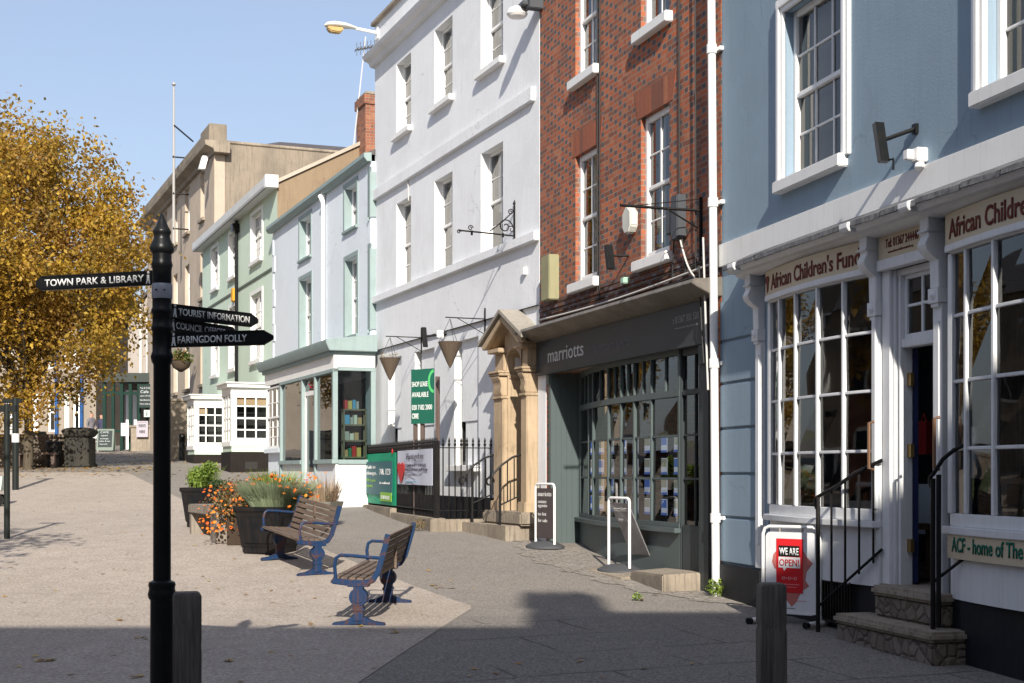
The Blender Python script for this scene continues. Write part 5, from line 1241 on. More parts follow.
# ================================================================ trees
BARK=paint('bark',(.075,.06,.045),.95,.5,(.14,.12,.08),6,.9,True,9)
def limb_tree(name,lab,loc,trunk_h,r0,crown_c,crown_r,nleaf,leafs,lmat,seed,nlimb=9,group=None,twigs=5,density=None,leafbias=0):
    rnd=random.Random(seed); t=thing(name,lab,'tree',loc,0,group)
    q=MB(); q.tube([(0,0,-.3),(.03,.02,trunk_h*.5),(.0,.05,trunk_h)],[r0*1.25,r0,r0*.8],10)
    tips=[]
    for k in range(nlimb):
        a=2*math.pi*k/nlimb+rnd.uniform(-.3,.3); el=rnd.uniform(-.55,1.0)
        tgt=Vector(crown_c)+Vector((math.cos(a)*crown_r[0]*.75*math.cos(el*.9),math.sin(a)*crown_r[1]*.75*math.cos(el*.9),crown_r[2]*.75*math.sin(el)))
        st_=Vector((0,.03,trunk_h*rnd.uniform(.75,1.0)))
        mid=st_.lerp(tgt,.45)+Vector((rnd.uniform(-.3,.3),rnd.uniform(-.3,.3),rnd.uniform(.1,.6)))
        q.tube([tuple(st_),tuple(mid),tuple(tgt)],[r0*.5,r0*.28,r0*.08],6); tips.append(tgt)
        for j in range(twigs):
            f=rnd.uniform(.3,.95); b0=(st_.lerp(mid,f*2) if f<.5 else mid.lerp(tgt,f*2-1)); d=Vector([rnd.gauss(0,1) for _ in range(3)]); d.z=abs(d.z)*.6; d.normalize()
            b1_=b0+d*rnd.uniform(.6,1.4)*crown_r[0]*.35; q.tube([tuple(b0),tuple(b0.lerp(b1_,.5)+Vector((0,0,.08))),tuple(b1_)],[r0*.14,r0*.09,r0*.03],5); tips.append(b1_)
    part('trunk',q,BARK,t,smooth=True)
    # clumps
    q=MB(); cl=[]
    nc=density or 150
    for k in range(nc):
        if rnd.random()<.35: c=rnd.choice(tips)+Vector([rnd.gauss(0,.25) for _ in range(3)])
        else:
            while True:
                d=Vector([rnd.uniform(-1,1) for _ in range(3)])
                if .25<d.length<1: break
            d=d*(.8+.2/max(d.length,.3)) if d.length<.6 else d
            # broad at the base, narrowing to the top
            wz=1.0 if d.z<0 else (1-.30*d.z)
            c=Vector(crown_c)+Vector((d.x*crown_r[0]*wz,d.y*crown_r[1]*wz,d.z*crown_r[2]))
        cl.append((c,rnd.uniform(.35,.85)*crown_r[0]*.22))
    per=nleaf//nc
    for c,r in cl:
        for k in range(int(per*rnd.uniform(.5,1.5))):
            p=c+Vector([rnd.gauss(0,.50) for _ in range(3)])*r
            a=Vector([rnd.gauss(0,1) for _ in range(3)]).normalized(); b_=a.orthogonal().normalized(); b_=Matrix.Rotation(rnd.uniform(0,6.28),3,a)@b_
            s=leafs*rnd.uniform(.6,1.35); u=a*s; v=b_*s*.6
            q.quad(tuple(p-u),tuple(p-u*.1+v),tuple(p+u),tuple(p-u*.1-v))
    part('crown',q,lmat,t,recalc=False)
    return t
GOLD=leafmat('golden_leaves',[(0,(.10,.09,.02)),(.2,(.34,.19,.03)),(.55,(.58,.35,.04)),(.85,(.70,.48,.06)),(1,(.38,.17,.03))],.5)
limb_tree('golden_tree','large golden leaved autumn tree on the left behind the retaining wall',(-13.7,39.6,H+.0),2.4,.125,(-.6,0,5.95),(4.5,4.2,4.5),98000,.062,GOLD,3,15,density=400,twigs=9)
limb_tree('autumn_tree','sparse golden tree outside the left edge, casting branch shadows on the square',(-6.9,11.2,H-1.45),2.8,.16,(-1.0,.4,5.2),(2.3,2.4,2.2),2600,.07,GOLD,11,11,density=120,twigs=9)
limb_tree('autumn_tree','golden tree left of the picture opposite the shops',(-14.5,19.5,H-1.1),2.4,.22,(0,0,5.5),(3.2,3.2,3.4),14000,.11,GOLD,12,10,density=170,twigs=6)

# ================================================================ ground
def mk_ground(name,ca,cb,cc,sc=1.0,fine=60,bmp=.5,joints=None,wet=.9):
    m,nt,b=newmat(name); ge=N(nt,'ShaderNodeTexCoord').outputs['Object']
    n1=noise(nt,.35*sc,6,vec=ge); n2=noise(nt,fine,3,vec=ge,rough=.7); n3=noise(nt,2.2*sc,6,vec=ge)
    c=mix(nt,ramp(nt,n1,[(.3,(0,0,0)),(.7,(1,1,1))]),ca,cb)
    c=mix(nt,mth(nt,'MULTIPLY',ramp(nt,n3,[(.45,(0,0,0)),(.7,(1,1,1))]),.6),c,cc)
    n4_=noise(nt,.8*sc,5,vec=ge,stretch=(1,.25,1)); c=mix(nt,mth(nt,'MULTIPLY',ramp(nt,n4_,[(.52,(0,0,0)),(.62,(1,1,1))]),.28),c,cc)
    c=mix(nt,ramp(nt,n2,[(.3,(0,0,0)),(.7,(1,1,1))]),mix(nt,.48,c,(0,0,0)),mix(nt,.20,c,(1,1,1)))
    v=N(nt,'ShaderNodeTexVoronoi'); v.inputs['Scale'].default_value=fine*.9; nt.links.new(ge,v.inputs['Vector'])
    sp=N(nt,'ShaderNodeSeparateColor'); nt.links.new(v.outputs['Color'],sp.inputs[0])
    c=mix(nt,mth(nt,'MULTIPLY',mth(nt,'GREATER_THAN',sp.outputs[0],.75),.25),c,cc)
    h=n2
    if joints:
        bt=N(nt,'ShaderNodeTexBrick'); bt.inputs['Scale'].default_value=1; bt.inputs['Brick Width'].default_value=joints[0]; bt.inputs['Row Height'].default_value=joints[1]; bt.inputs['Mortar Size'].default_value=joints[2]; bt.inputs['Mortar Smooth'].default_value=.3
        mp=N(nt,'ShaderNodeMapping'); mp.inputs['Rotation'].default_value=(0,0,joints[3]); nt.links.new(ge,mp.inputs[0])
        wv=N(nt,'ShaderNodeVectorMath',operation='ADD'); nt.links.new(mp.outputs[0],wv.inputs[0]); nx=N(nt,'ShaderNodeTexNoise'); nx.inputs['Scale'].default_value=1.0; nt.links.new(ge,nx.inputs['Vector'])
        sc_=N(nt,'ShaderNodeVectorMath',operation='SCALE'); sc_.inputs['Scale'].default_value=joints[4]; nt.links.new(nx.outputs['Color'],sc_.inputs[0]); nt.links.new(sc_.outputs[0],wv.inputs[1])
        nt.links.new(wv.outputs[0],bt.inputs['Vector'])
        f=bt.outputs['Fac']
        jf=mth(nt,'MULTIPLY',f,ramp(nt,noise(nt,1.3,3,vec=ge),[(.42,(0,0,0)),(.55,(1,1,1))]))
        c=mix(nt,mth(nt,'MULTIPLY',jf,.75),c,joints[5])
    nt.links.new(c,b.inputs['Base Color']); b.inputs['Roughness'].default_value=wet
    bump(nt,b,h,bmp,.006); return m
TARMAC=mk_ground('worn_tarmac',(.215,.175,.135),(.165,.135,.105),(.13,.105,.08),1,45,.6)
RESIN=mk_ground('pale_gravel',(.44,.36,.285),(.37,.30,.235),(.28,.215,.16),1.4,38,.8)
PAVE=mk_ground('old_paving',(.165,.132,.10),(.125,.10,.076),(.095,.075,.058),1,45,.5,(1.5,.95,.02,math.radians(-21),.15,(.055,.045,.04)))
COBB=mk_ground('rough_cobbles',(.30,.245,.185),(.22,.18,.14),(.14,.115,.09),3,30,.9,(.22,.12,.014,math.radians(-21),.10,(.09,.08,.06)))
GRASS=mk_ground('grass',(.06,.09,.03),(.09,.10,.04),(.12,.10,.05),.3,20)
def drape(xl,xr,Ya,Yb,off,step,nx=6,pad=None):
    ys=[];y=Ya
    while y<Yb-1e-6: ys.append(y); y+=step if y<45 else step*4
    ys.append(Yb); q=MB(); vs=[];fs=[]
    for y in ys:
        a,c=xl(y),xr(y)
        for i in range(nx+1): vs.append((a+(c-a)*i/nx,y,g(y)+H+off))
    for j in range(len(ys)-1):
        for i in range(nx): k=j*(nx+1)+i; fs.append((k,k+1,k+nx+2,k+nx+1))
    q.add(vs,fs); return q
struct('ground',drape(lambda y:-140,lambda y:120,-40,600,0,.25,4),TARMAC,recalc=False)
edge=lambda y: (-.39+(y-14.4)*.156 if y<14.4 else 5.76-.427*y)
struct('gravel_square',drape(lambda y:-30,edge,-8,38.0,.005,.25,4),RESIN,recalc=False)
fac=lambda y: (6.39-.266*y if y<15.36 else (7.476-.337*y if y<20.94 else 8.9-.405*y))+.15
struct('pavement',drape(lambda y:edge(y)+.02,fac,-8,13.6,.005,.25,4),PAVE,recalc=False)
struct('cobbled_verge',drape(lambda y:fac(y)-(.35+.75*math.sin(min(1,max(0,(y-14.6)/6.4))*math.pi)**.6+.05*math.sin(y*2.1)+.07*math.sin(y*7.3)+.04*math.sin(y*17)),fac,14.6,21.0,.006,.1,8),COBB,recalc=False)
# distant ground beyond the houses is hidden; a low hill closes the view
q=MB(); vs=[];fs=[]; 
for i in range(41):
    x=-700+i*35; h=14+8*math.sin(i*.5)+4*math.sin(i*1.3); vs+=[(x,600,0),(x,600,h),(x,700,h*.6)]
for i in range(40): k=i*3; fs+=[(k,k+3,k+4,k+1),(k+1,k+4,k+5,k+2)]
q.add(vs,fs); struct('hill',q,GRASS,recalc=False)
# fallen leaves
q=MB(); rnd=random.Random(5)
def leaf(x,y,s,h=.015):
    z=g(y)+H+h; a=rnd.uniform(0,6.28); u=Vector((math.cos(a),math.sin(a),rnd.uniform(-.2,.2)))*s; v=Vector((-math.sin(a),math.cos(a),rnd.uniform(-.2,.3)))*s*.6
    p=Vector((x,y,z)); q.quad(tuple(p-u),tuple(p+v),tuple(p+u),tuple(p-v))
for k in range(2600): 
    y=rnd.uniform(36,60); c=-.30*y-2+rnd.gauss(0,3.2); leaf(min(c,8.6-.417*y),y,rnd.uniform(.03,.07))
for k in range(420): leaf(rnd.uniform(-17,-10),rnd.uniform(38.2,41.2),rnd.uniform(.04,.08))
for k in range(260):
    y=rnd.uniform(9.5,34); leaf(rnd.uniform(-.42*y,5.0-.33*y),y,rnd.uniform(.018,.04))
for px,py in ((440,588),(452,589),(395,634),(140,639),(50,661),(45,662),(137,678),(230,662),(185,620),(123,621),(640,601),(655,596),(433,586)):
    x,y=ray_ground(px,py); 
    for j in range(3): leaf(x+rnd.uniform(-.04,.04),y+rnd.uniform(-.04,.04),.04,.018)
o=part('fallen_leaves',q,leafmat('fallen',[(0,(.20,.10,.03)),(.4,(.40,.22,.04)),(.8,(.55,.38,.06)),(1,(.25,.10,.03))],.0),None,recalc=False); o['kind']='stuff'; o['label']='yellow and brown fallen leaves scattered over the paving and lane'; o['category']='fallen leaves'

# ================================================================ signpost
SPY=8.3; SPX=ray(162)*SPY; gz_=g(SPY)
sp=thing('signpost','black cast iron fingerpost with four fingers, nearest on the left','signpost',(SPX,SPY,H+gz_))
k_=SPY/F; zp=lambda py:(HY-py)*k_-gz_
q=MB(); prof=[(.075,0),(.075,.02)]
prof=[(.070,0),(.068,zp(600)),(.078,zp(598)),(.083,zp(594)),(.078,zp(591)),(.075,zp(588)),(.080,zp(585)),(.075,zp(582)),(.052,zp(580)),(.050,zp(365))]
for py in (362,): prof+=[(.060,zp(py)),(.066,zp(357)),(.060,zp(353)),(.056,zp(352))]
for py in (330,313): prof+=[(.056,zp(py+2)),(.063,zp(py)),(.063,zp(py-3)),(.056,zp(py-5))]
prof+=[(.056,zp(300)),(.056,zp(283)),(.056,zp(270)),(.058,zp(268)),(.063,zp(265)),(.058,zp(262)),(.056,zp(260)),(.056,zp(254)),(.068,zp(252)),(.072,zp(249)),(.066,zp(245)),(.052,zp(240)),(.046,zp(236)),(.050,zp(234)),(.054,zp(232)),(.050,zp(230)),(.036,zp(226)),(.022,zp(220)),(.008,zp(214)),(.0,zp(213))]
# keep the profile monotone in height
prof=sorted(prof,key=lambda a:a[1])
part('post',MB().lathe(prof,n=24),BLACKP,sp,smooth=True)
q=MB(); q.lathe([(.058,zp(299)),(.060,zp(298)),(.060,zp(285)),(.058,zp(284))],n=24); part('silver_band',q,paint('galvanised',(.42,.43,.47),.45,.3,metal=.4),sp,smooth=True)
q=MB(); 
for dx in (-.02,.03): q.cyl((dx,-.058,zp(291)),(dx,-.068,zp(291)),.005,.005,6)
part('screw',q,IRON,sp)
WL2=paint('finger_letter',(.72,.72,.70),.5,.2,bmp=0,streak=False)
def finger(pz,ex,ey,L,words,wx0,wx1,h=.082):
    """ex,ey: direction in plan; fingers carry an arrow tip"""
    a=math.atan2(ey,ex); left=ex<0
    zc=zp(pz)
    q=MB(); x0=.05
    if left: poly=[(-x0,-h/2),(-x0,h/2),(-L+.035,h/2),(-L,.018),(-L,-.018),(-L+.035,-h/2)]
    else: poly=[(x0,-h/2),(x0,h/2),(L-.055,h/2),(L,.012),(L,-.012),(L-.055,-h/2)]
    rr=Matrix.Rotation(a+(math.pi if left else 0),4,'Z'); T=Matrix.Translation((0,0,zc))@rr
    q.prism(poly,-.011,.011); 
    fr=MB()
    e=.006
    xs_=sorted((poly[0][0],poly[2][0]))
    fr.box(xs_[0],xs_[1],-.014,.014,h/2-.008,h/2+.003); fr.box(xs_[0],xs_[1],-.014,.014,-h/2-.003,-h/2+.008)
    q.v+=[]; o=len(q.v); q.v+=fr.v; q.f+=[tuple(i+o for i in f) for f in fr.f]
    f=part('finger',q,BLACKP,sp,bevel=.003); f.matrix_local=T
    t=lettering(words,f,WL2,wx0,-.021,.043,wx1-wx0,-.0125,bold=.014,depth=.003)
    # walking figure symbol
    sx=(-.085 if left else .085)
    s=MB(); s.lathe([(0,.0),(.006,.003),(.008,.01),(.006,.016),(0,.019)],c=(sx,-.0135,.022),n=8)
    s.prism([(sx-.008,.018),(sx+.008,.018),(sx+.009,-.006),(sx+.014,-.036),(sx+.006,-.036),(sx,-.012),(sx-.008,-.036),(sx-.016,-.036),(sx-.008,-.004)],-.0155,-.0125)
    part('walking_symbol',s,WL2,f)
finger(277.5,-.90,.30,.885,'TOWN PARK & LIBRARY',-.815,-.115)
finger(310,.60,.80,.76,'TOURIST INFORMATION',.112,.68)
finger(323.5,.42,.90,.74,'COUNCIL OFFICES',.112,.60)
finger(340.5,.95,-.27,.72,'FARINGDON FOLLY',.112,.56)
# wooden bollards
OAK=wood('weathered_oak',(.05,.043,.038),(.19,.165,.14),axis='z',sc=.8)
def bollard(px,top,Y,w,lab,tilt=0,cap=0):
    o=thing('wooden_bollard',lab,'bollard',(ray(px)*Y,Y,H+g(Y)),tilt,'square timber bollards')
    h=(HY-top)/F*Y-g(Y); q=MB(); hw=w/2
    n=5
    rnd=random.Random(px); vs=[];fs=[]
    lv=[-.2,h*.35,h*.62,h*.66,h*.70,h-.02]
    for z in lv:
        e=hw*(1 if z not in (lv[3],) else (.93 if cap else 1))
        for (sx,sy) in ((-1,-1),(1,-1),(1,1),(-1,1)): vs.append((sx*e+rnd.uniform(-.003,.003),sy*e,z))
    m=len(lv)
    for k in range(m-1):
        for i in range(4): fs.append((k*4+i,k*4+(i+1)%4,(k+1)*4+(i+1)%4,(k+1)*4+i))
    b_=len(vs)
    for (sx,sy) in ((-1,-1),(1,-1),(1,1),(-1,1)): vs.append((sx*hw*.85,sy*hw*.85,h-.0))
    for i in range(4): fs.append(((m-1)*4+i,(m-1)*4+(i+1)%4,b_+(i+1)%4,b_+i))
    fs.append((b_,b_+1,b_+2,b_+3)); q.add(vs,fs); part('shaft',q,OAK,o,bevel=.006)
    if not cap:
        c=MB(); c.box(-hw-.001,hw*.1,-hw-.006,-hw+.0,-.2,h*.80); part('split_face',c,OAK,o)
    return o
bollard(187,592,7.9,.155,'split weathered timber bollard touching the foot of the black signpost',.25)
bollard(771.5,583,9.0,.165,'weathered timber bollard with a cut groove in front of the white swing sign',.05,1)

# ================================================================ benches
BLUEI=paint('chipped_blue_iron',(.010,.034,.092),.5,.65,(.09,.04,.025),7,.2,sharp=True)
BLKI=paint('black_worn_iron',(.02,.02,.025),.5,.5,(.05,.06,.12),6,.2)
SLAT=wood('bench_slat',(.085,.055,.04),(.24,.175,.13),axis='x',sc=1.2)
def side_curve():
    # seat front to back top, in (y,z): y negative is the front
    return [(-.25,.43),(-.23,.415),(-.10,.40),(.04,.395),(.13,.42),(.18,.50),(.215,.62),(.25,.74),(.275,.85)]
def bench(x,y,rz,lab,L=1.70):
    o=thing('park_bench',lab,'bench',(x,y,H+g(y)),rz,'blue iron and timber benches'); h=L/2
    o.rotation_euler=(0,math.atan2(g(y+h)-g(y-h),2*h),rz)
    cv=side_curve()
    q=MB()
    for i in range(5): y0=-.245+i*.074; zz=.425-.004*i; q.box(-h+.03,h-.03,y0,y0+.060,zz,zz+.028)
    part('seat',q,SLAT,o,bevel=.004)
    q=MB()
    for i in range(6):
        t=i/5; yb=.145+t*.112; zb=.47+t*.335
        q.obox((0,yb,zb),(h-.03,0,0),(0,-.009*.95,.009*.3),(0,.008,.027))
    q.box(-.02,.02,.20,.225,.45,.80)
    part('backrest',q,SLAT,o,bevel=.004)
    for s in (-1,1):
        q=MB(); xx=s*(h-.01)
        vs=[];fs=[];n=len(cv)
        for k,(yy,zz) in enumerate(cv):
            a=cv[max(0,k-1)]; c=cv[min(n-1,k+1)]; d=Vector((c[0]-a[0],c[1]-a[1])).normalized(); nx,nz=-d.y,d.x; w=.028 if k<4 else .026
            for sgn in (-1,1):
                for dx in (-.02,.02): vs.append((xx+dx,yy+nx*w*sgn,zz+nz*w*sgn))
        for k in range(n-1):
            a=4*k;b_=a+4; fs+=[(a,a+1,b_+1,b_),(a+1,a+3,b_+3,b_+1),(a+3,a+2,b_+2,b_+3),(a+2,a,b_,b_+2)]
        fs+=[(0,2,3,1),(4*n-4,4*n-3,4*n-1,4*n-2)]
        q.add(vs,fs); part('end_frame',q,BLUEI,o,bevel=.006)
        q=MB(); q.tube([(xx,-.215,.43),(xx,-.225,.56),(xx,-.21,.63),(xx,-.17,.655),(xx,-.05,.65),(xx,.10,.635),(xx,.20,.63)],.017,8); part('armrest',q,BLUEI,o,smooth=True)
        # pedestal
        q=MB(); q.box(xx-.045,xx+.045,-.045,.045,.05,.40); q.box(xx-.05,xx+.05,-.10,.10,.365,.39); q.cyl((xx-.05,0,.27),(xx+.05,0,.27),.085,.085,20)
        q.cyl((xx-.056,0,.27),(xx+.056,0,.27),.058,.058,20); q.box(xx-.052,xx+.052,-.055,.055,.14,.17)
        for sy in (-1,1): q.prism([(0,.05),(sy*.05,.085),(sy*.14,.045),(sy*.24,.03),(sy*.25,.0),(sy*.17,.0),(0,.02)],xx-.035,xx+.035,axis='x')
        part('leg',q,BLUEI,o,bevel=.004)
    return o
bench(-2.73,17.80,math.radians(-64),'blue iron and timber bench farther from the camera, beside the black flower tub',1.60)
bench(-1.36,13.85,math.radians(-93.7),'blue iron and timber bench nearer the camera, standing end on by the pale gravel edge',1.80)

# ================================================================ planters
TUB=paint('black_tub',(.007,.008,.010),.4,.4,(.035,.025,.018),3,.1)
SOIL=paint('soil',(.05,.035,.025),.95,.3)
def tub(px,Y,w,h,rz,lab):
    o=thing('planter',lab,'planter',(ray(px)*Y,Y,H+g(Y)),rz,'planters beside the benches')
    q=MB(); r2=math.sqrt(2)
    q.lathe([(w*.36*r2,0),(w*.36*r2,.09),(w*.385*r2,.095),(w*.47*r2,h-.07),(w*.5*r2,h-.065),(w*.5*r2,h),(w*.44*r2,h),(w*.43*r2,h-.08)],n=4,rot=math.pi/4)
    part('tub',q,TUB,o,bevel=.012)
    q=MB(); 
    for k in range(4):
        c_,s_=math.cos(k*math.pi/2),math.sin(k*math.pi/2)
        a=w*.425; q.obox((c_*a,s_*a,h*.5),(-s_*w*.30,c_*w*.30,0),(c_*.02,s_*.02,0),(c_*w*.06*.5,s_*w*.06*.5,h*.28))
    part('side_panel',q,TUB,o,bevel=.006)
    q=MB(); q.box(-w*.42,w*.42,-w*.42,w*.42,h-.10,h-.06); part('soil',q,SOIL,o)
    return o
def spikes(q,c,r,n,h,s,rnd,lean=.5):
    for k in range(n):
        a=rnd.uniform(0,6.28); rr=math.sqrt(rnd.random()); x=c[0]+math.cos(a)*rr*r[0]; y=c[1]+math.sin(a)*rr*r[1]
        hh=h*rnd.uniform(.6,1.1); dx=math.cos(a)*rr*lean*hh+rnd.gauss(0,.03); dy=math.sin(a)*rr*lean*hh+rnd.gauss(0,.03)
        p0=Vector((x,y,c[2])); p1=Vector((x+dx*.4,y+dy*.4,c[2]+hh*.6)); p2=Vector((x+dx,y+dy,c[2]+hh)); w=Vector((-math.sin(a+1),math.cos(a+1),0))*s
        q.add([tuple(p0-w),tuple(p0+w),tuple(p1+w*.8),tuple(p1-w*.8),tuple(p2)],[(0,1,2,3),(3,2,4)])
P1=tub(206,23.5,.66,.66,math.radians(-12),'black square tub with a light green bush, farthest of the row')
P2=tub(270,19.3,.74,.64,math.radians(-20),'black square tub with lavender and orange flowers behind the bench')
q=MB(); leafblob(q,(-.10,0,.84),(.25,.24,.22),1100,.032); leafblob(q,(.06,.05,.96),(.17,.18,.16),500,.03); leafblob(q,(-.22,.0,.78),(.14,.16,.16),350,.03); spikes(q,(-.05,0,.66),(.2,.18),120,.36,.006,random.Random(4),.5); o=part('foliage',q,leafmat('bush_leaf',[(0,(.08,.14,.02)),(.5,(.20,.30,.04)),(1,(.38,.48,.08))],.3),P1,recalc=False)
q=MB(); leafblob(q,(.22,0,.72),(.22,.2,.10),400,.03); part('ground_cover',q,leafmat('dark_leaf',[(0,(.03,.06,.02)),(1,(.10,.15,.05))],.2),P1,recalc=False)
rnd=random.Random(9)
q=MB(); spikes(q,(.10,0,.56),(.34,.30),5600,.42,.005,rnd,.7); part('lavender',q,leafmat('lavender_leaf',[(0,(.12,.16,.09)),(.5,(.22,.27,.16)),(1,(.36,.40,.27))],.2),P2,recalc=False)
q=MB(); spikes(q,(-.05,.25,.6),(.22,.15),500,.55,.006,rnd,.4); part('grassy_leaves',q,leafmat('bush_leaf',[]) if False else MATS['bush_leaf'],P2,recalc=False)
def blossoms(q,pts,s,rnd):
    for p in pts:
        p=Vector(p); ss=s*rnd.uniform(.7,1.2)
        d=Vector((rnd.uniform(-.5,.5),rnd.uniform(-1,.2),rnd.uniform(.3,1))).normalized(); a=d.orthogonal().normalized(); b_=d.cross(a)
        n=7; ring=[tuple(p+(a*math.cos(2*math.pi*i/n)+b_*math.sin(2*math.pi*i/n))*ss*(1 if i%1==0 else .6)) for i in range(n)]
        q.add([tuple(p+d*ss*.45)]+ring,[(0,1+i,1+(i+1)%n) for i in range(n)])
ORANGE=leafmat('orange_petals',[(0,(.60,.09,.005)),(.5,(.72,.17,.005)),(1,(.72,.27,.02))],.15)
# marigold mass growing from a trough and trailing over the timber seat
mg=thing('marigold_plant','straggly orange marigolds spilling over the timber seat between the tubs','plant',(-3.85,20.35,H+g(20.35)))
q=MB(); q.box(-.25,.25,-.22,.22,0,.42); part('trough',q,SOIL,mg)
q=MB(); leafblob(q,(-.10,-.1,.62),(.55,.42,.38),2800,.026); leafblob(q,(.30,-.05,.80),(.36,.25,.28),1300,.024)
part('foliage',q,leafmat('marigold_leaf',[(0,(.10,.08,.03)),(.4,(.20,.14,.06)),(.7,(.10,.13,.04)),(1,(.30,.17,.09))],.25),mg,recalc=False)
q=MB(); pts=[]
for k in range(210):
    x=rnd.uniform(-.62,.25); pts.append((x,rnd.uniform(-.5,.0),.62+ (x+.2)*.15+rnd.uniform(-.42,.28)))
for k in range(45): pts.append((rnd.uniform(.0,1.15),rnd.uniform(-.4,.1),.85+rnd.uniform(-.05,.20)))
blossoms(q,pts,.024,rnd); part('flowers',q,ORANGE,mg,recalc=False)
q=MB(); pts=[]
for k in range(48): x=rnd.uniform(-.35,.62); pts.append((x,rnd.uniform(-.3,.35),.98-abs(x-.1)*.30+rnd.uniform(-.10,.14)))
for k in range(9): pts.append((rnd.uniform(.30,.62),rnd.uniform(-.35,0),rnd.uniform(.62,.9)))
blossoms(q,pts,.025,rnd); part('flowers',q,ORANGE,P2,recalc=False)
q=MB(); leafblob(q,(.38,.1,.86),(.22,.2,.2),300,.022); part('stems',q,MATS['marigold_leaf'],P2,recalc=False)
# grey planter with dry seed heads
Y3=23.6; P3=thing('planter','grey stone planter with dry seed heads and pink flowers, behind the farther bench','planter',(ray(322)*Y3,Y3,H+g(Y3)),-.3,'planters beside the benches')
q=MB(); q.lathe([(.26,0),(.36,.30),(.40,.42),(.36,.42),(.33,.36)],n=4,rot=math.pi/4); part('trough',q,[paint('grey_stone_trough',(.20,.19,.165),.9,.5)],P3,bevel=.01)
q=MB(); q.box(-.24,.24,-.24,.24,.3,.37); part('soil',q,SOIL,P3)
q=MB(); spikes(q,(0,0,.36),(.26,.2),260,.42,.006,rnd,.5); spikes(q,(.08,0,.36),(.16,.14),60,.55,.010,rnd,.3); part('dry_stems',q,leafmat('dry',[(0,(.20,.13,.08)),(1,(.45,.35,.24))],.2),P3,recalc=False)
q=MB(); leafblob(q,(-.1,0,.45),(.25,.22,.14),300,.03); part('foliage',q,MATS['lavender_leaf'],P3,recalc=False)
q=MB(); blossoms(q,[(-.28,0,.78),(-.2,-.05,.66),(-.12,0,.86),(-.05,-.1,.7),(-.22,0,.55)],.028,rnd); part('flowers',q,flat('magenta',(.35,.03,.28)),P3,recalc=False)
# timber seat between the planters
o=thing('timber_seat','low seat of chunky grey timber blocks under the orange marigolds','bench',(-4.50,21.25,H+g(21.3)),math.atan2(-1.45,.68))
SLP=wood('sleeper',(.17,.145,.12),(.38,.33,.27),axis='z',sc=.7)
q=MB(); q.box(-.90,-.74,-.20,.22,-.05,.36); part('leg',q,SLP,o,bevel=.015)
q=MB(); q.box(.50,.92,-.20,.20,-.05,.46); part('leg',q,SLP,o,bevel=.02)
q=MB(); q.box(-.92,.50,-.22,.22,.36,.50); part('seat',q,SLP,o,bevel=.015)

# ================================================================ swing signs
RUBB=paint('recycled_rubber',(.075,.078,.085),.75,.3,bmp=.3)
def swing_sign(px,pyb,px0,px1,pyt,lab,swing,rz,lines,panelmat,facing):
    x,Y=ray_ground(px,pyb); o=thing('pavement_sign',lab,'sign',(x,Y,H+g(Y)),rz,'forecourt swing signs')
    q=MB(); q.lathe([(.33,0),(.32,.035),(.20,.085),(.08,.10),(0,.10)],n=24)
    q.v=[(x*1.0,y*.8,z) for x,y,z in q.v]; part('base',q,RUBB,o,smooth=True)
    w=(px1-px0)/F*Y/2; w=max(w,.11) if not facing else facing
    h=(HY-pyt)/F*Y-g(Y)
    q=MB(); r=.05; q.tube([(-w,0,.06),(-w,0,h-r),(-w+.015,0,h-.015),(-w+r,0,h),(w-r,0,h),(w-.015,0,h-.015),(w,0,h-r),(w,0,.06)],.018,8); part('frame',q,WHITEF,o,smooth=True)
    pw=w-.03; ph=h-.20; q=MB(); q.box(-pw,pw,-.006,.006,-ph,0); p=part('panel',q,panelmat,o,bevel=.003); p.location=(0,0,h-.06); p.rotation_euler=(swing,0,0)
    for (s,fx,z,hh,fw,m) in lines: lettering(s,p,m,-pw+2*pw*fx,z*ph,hh,2*pw*fw,-.006)
    q=MB(); 
    for xx in (-pw*.6,pw*.6): q.cyl((xx,0,h-.07),(xx,0,h),.008,.008,6)
    part('hook',q,IRON,o)
    return o
BR=flat('board_brown',(.075,.06,.06)); 
swing_sign(545,548,535,552,484,'white framed swing sign with a dark board, beside the stone porch',0,math.radians(-62),[('marriotts',.1,-.16,.07,.8,LG),('estate',.1,-.30,.05,.5,LG),('agents',.1,-.38,.05,.55,LG),('to let',.1,-.55,.05,.5,LG),('for sale',.1,-.68,.05,.55,LG)],BR,.27)
swing_sign(619,572,612,628,498,'white framed swing sign blown sideways, in front of the estate agent window',math.radians(25),math.radians(-66),[('marriotts',.1,-.16,.07,.8,LG),('open',.1,-.35,.05,.5,LG)],paint('acrylic',(.20,.19,.19),.15,.3,(.3,.3,.35)),.27)
# WE ARE OPEN sign
x,Y=ray(791)*13.0,13.0
o=thing('pavement_sign','white swing sign with a red WE ARE OPEN poster beside the shop steps','sign',(x,Y,H+g(Y)),math.radians(-42)); hw=.30
HT=.91; ZS=-.08
q=MB(); r=.07; q.tube([(-hw,0,.10),(-hw,0,HT-r),(-hw+.02,0,HT-.02),(-hw+r,0,HT),(hw-r,0,HT),(hw-.02,0,HT-.02),(hw,0,HT-r),(hw,0,.10)],.016,8); part('frame',q,WHITEF,o,smooth=True)
for s in (-1,1):
    q=MB(); q.cyl((s*hw-.10*0,-.22,.035),(s*hw,.22,.035),.026,.026,12); f=part('foot',q,WHITEF,o,smooth=True)
    q=MB(); q.cyl((s*hw,-.26,.035),(s*hw,-.215,.035),.030,.030,12); q.cyl((s*hw,.215,.035),(s*hw,.26,.035),.030,.030,12); part('end_cap',q,BLACKP,f)
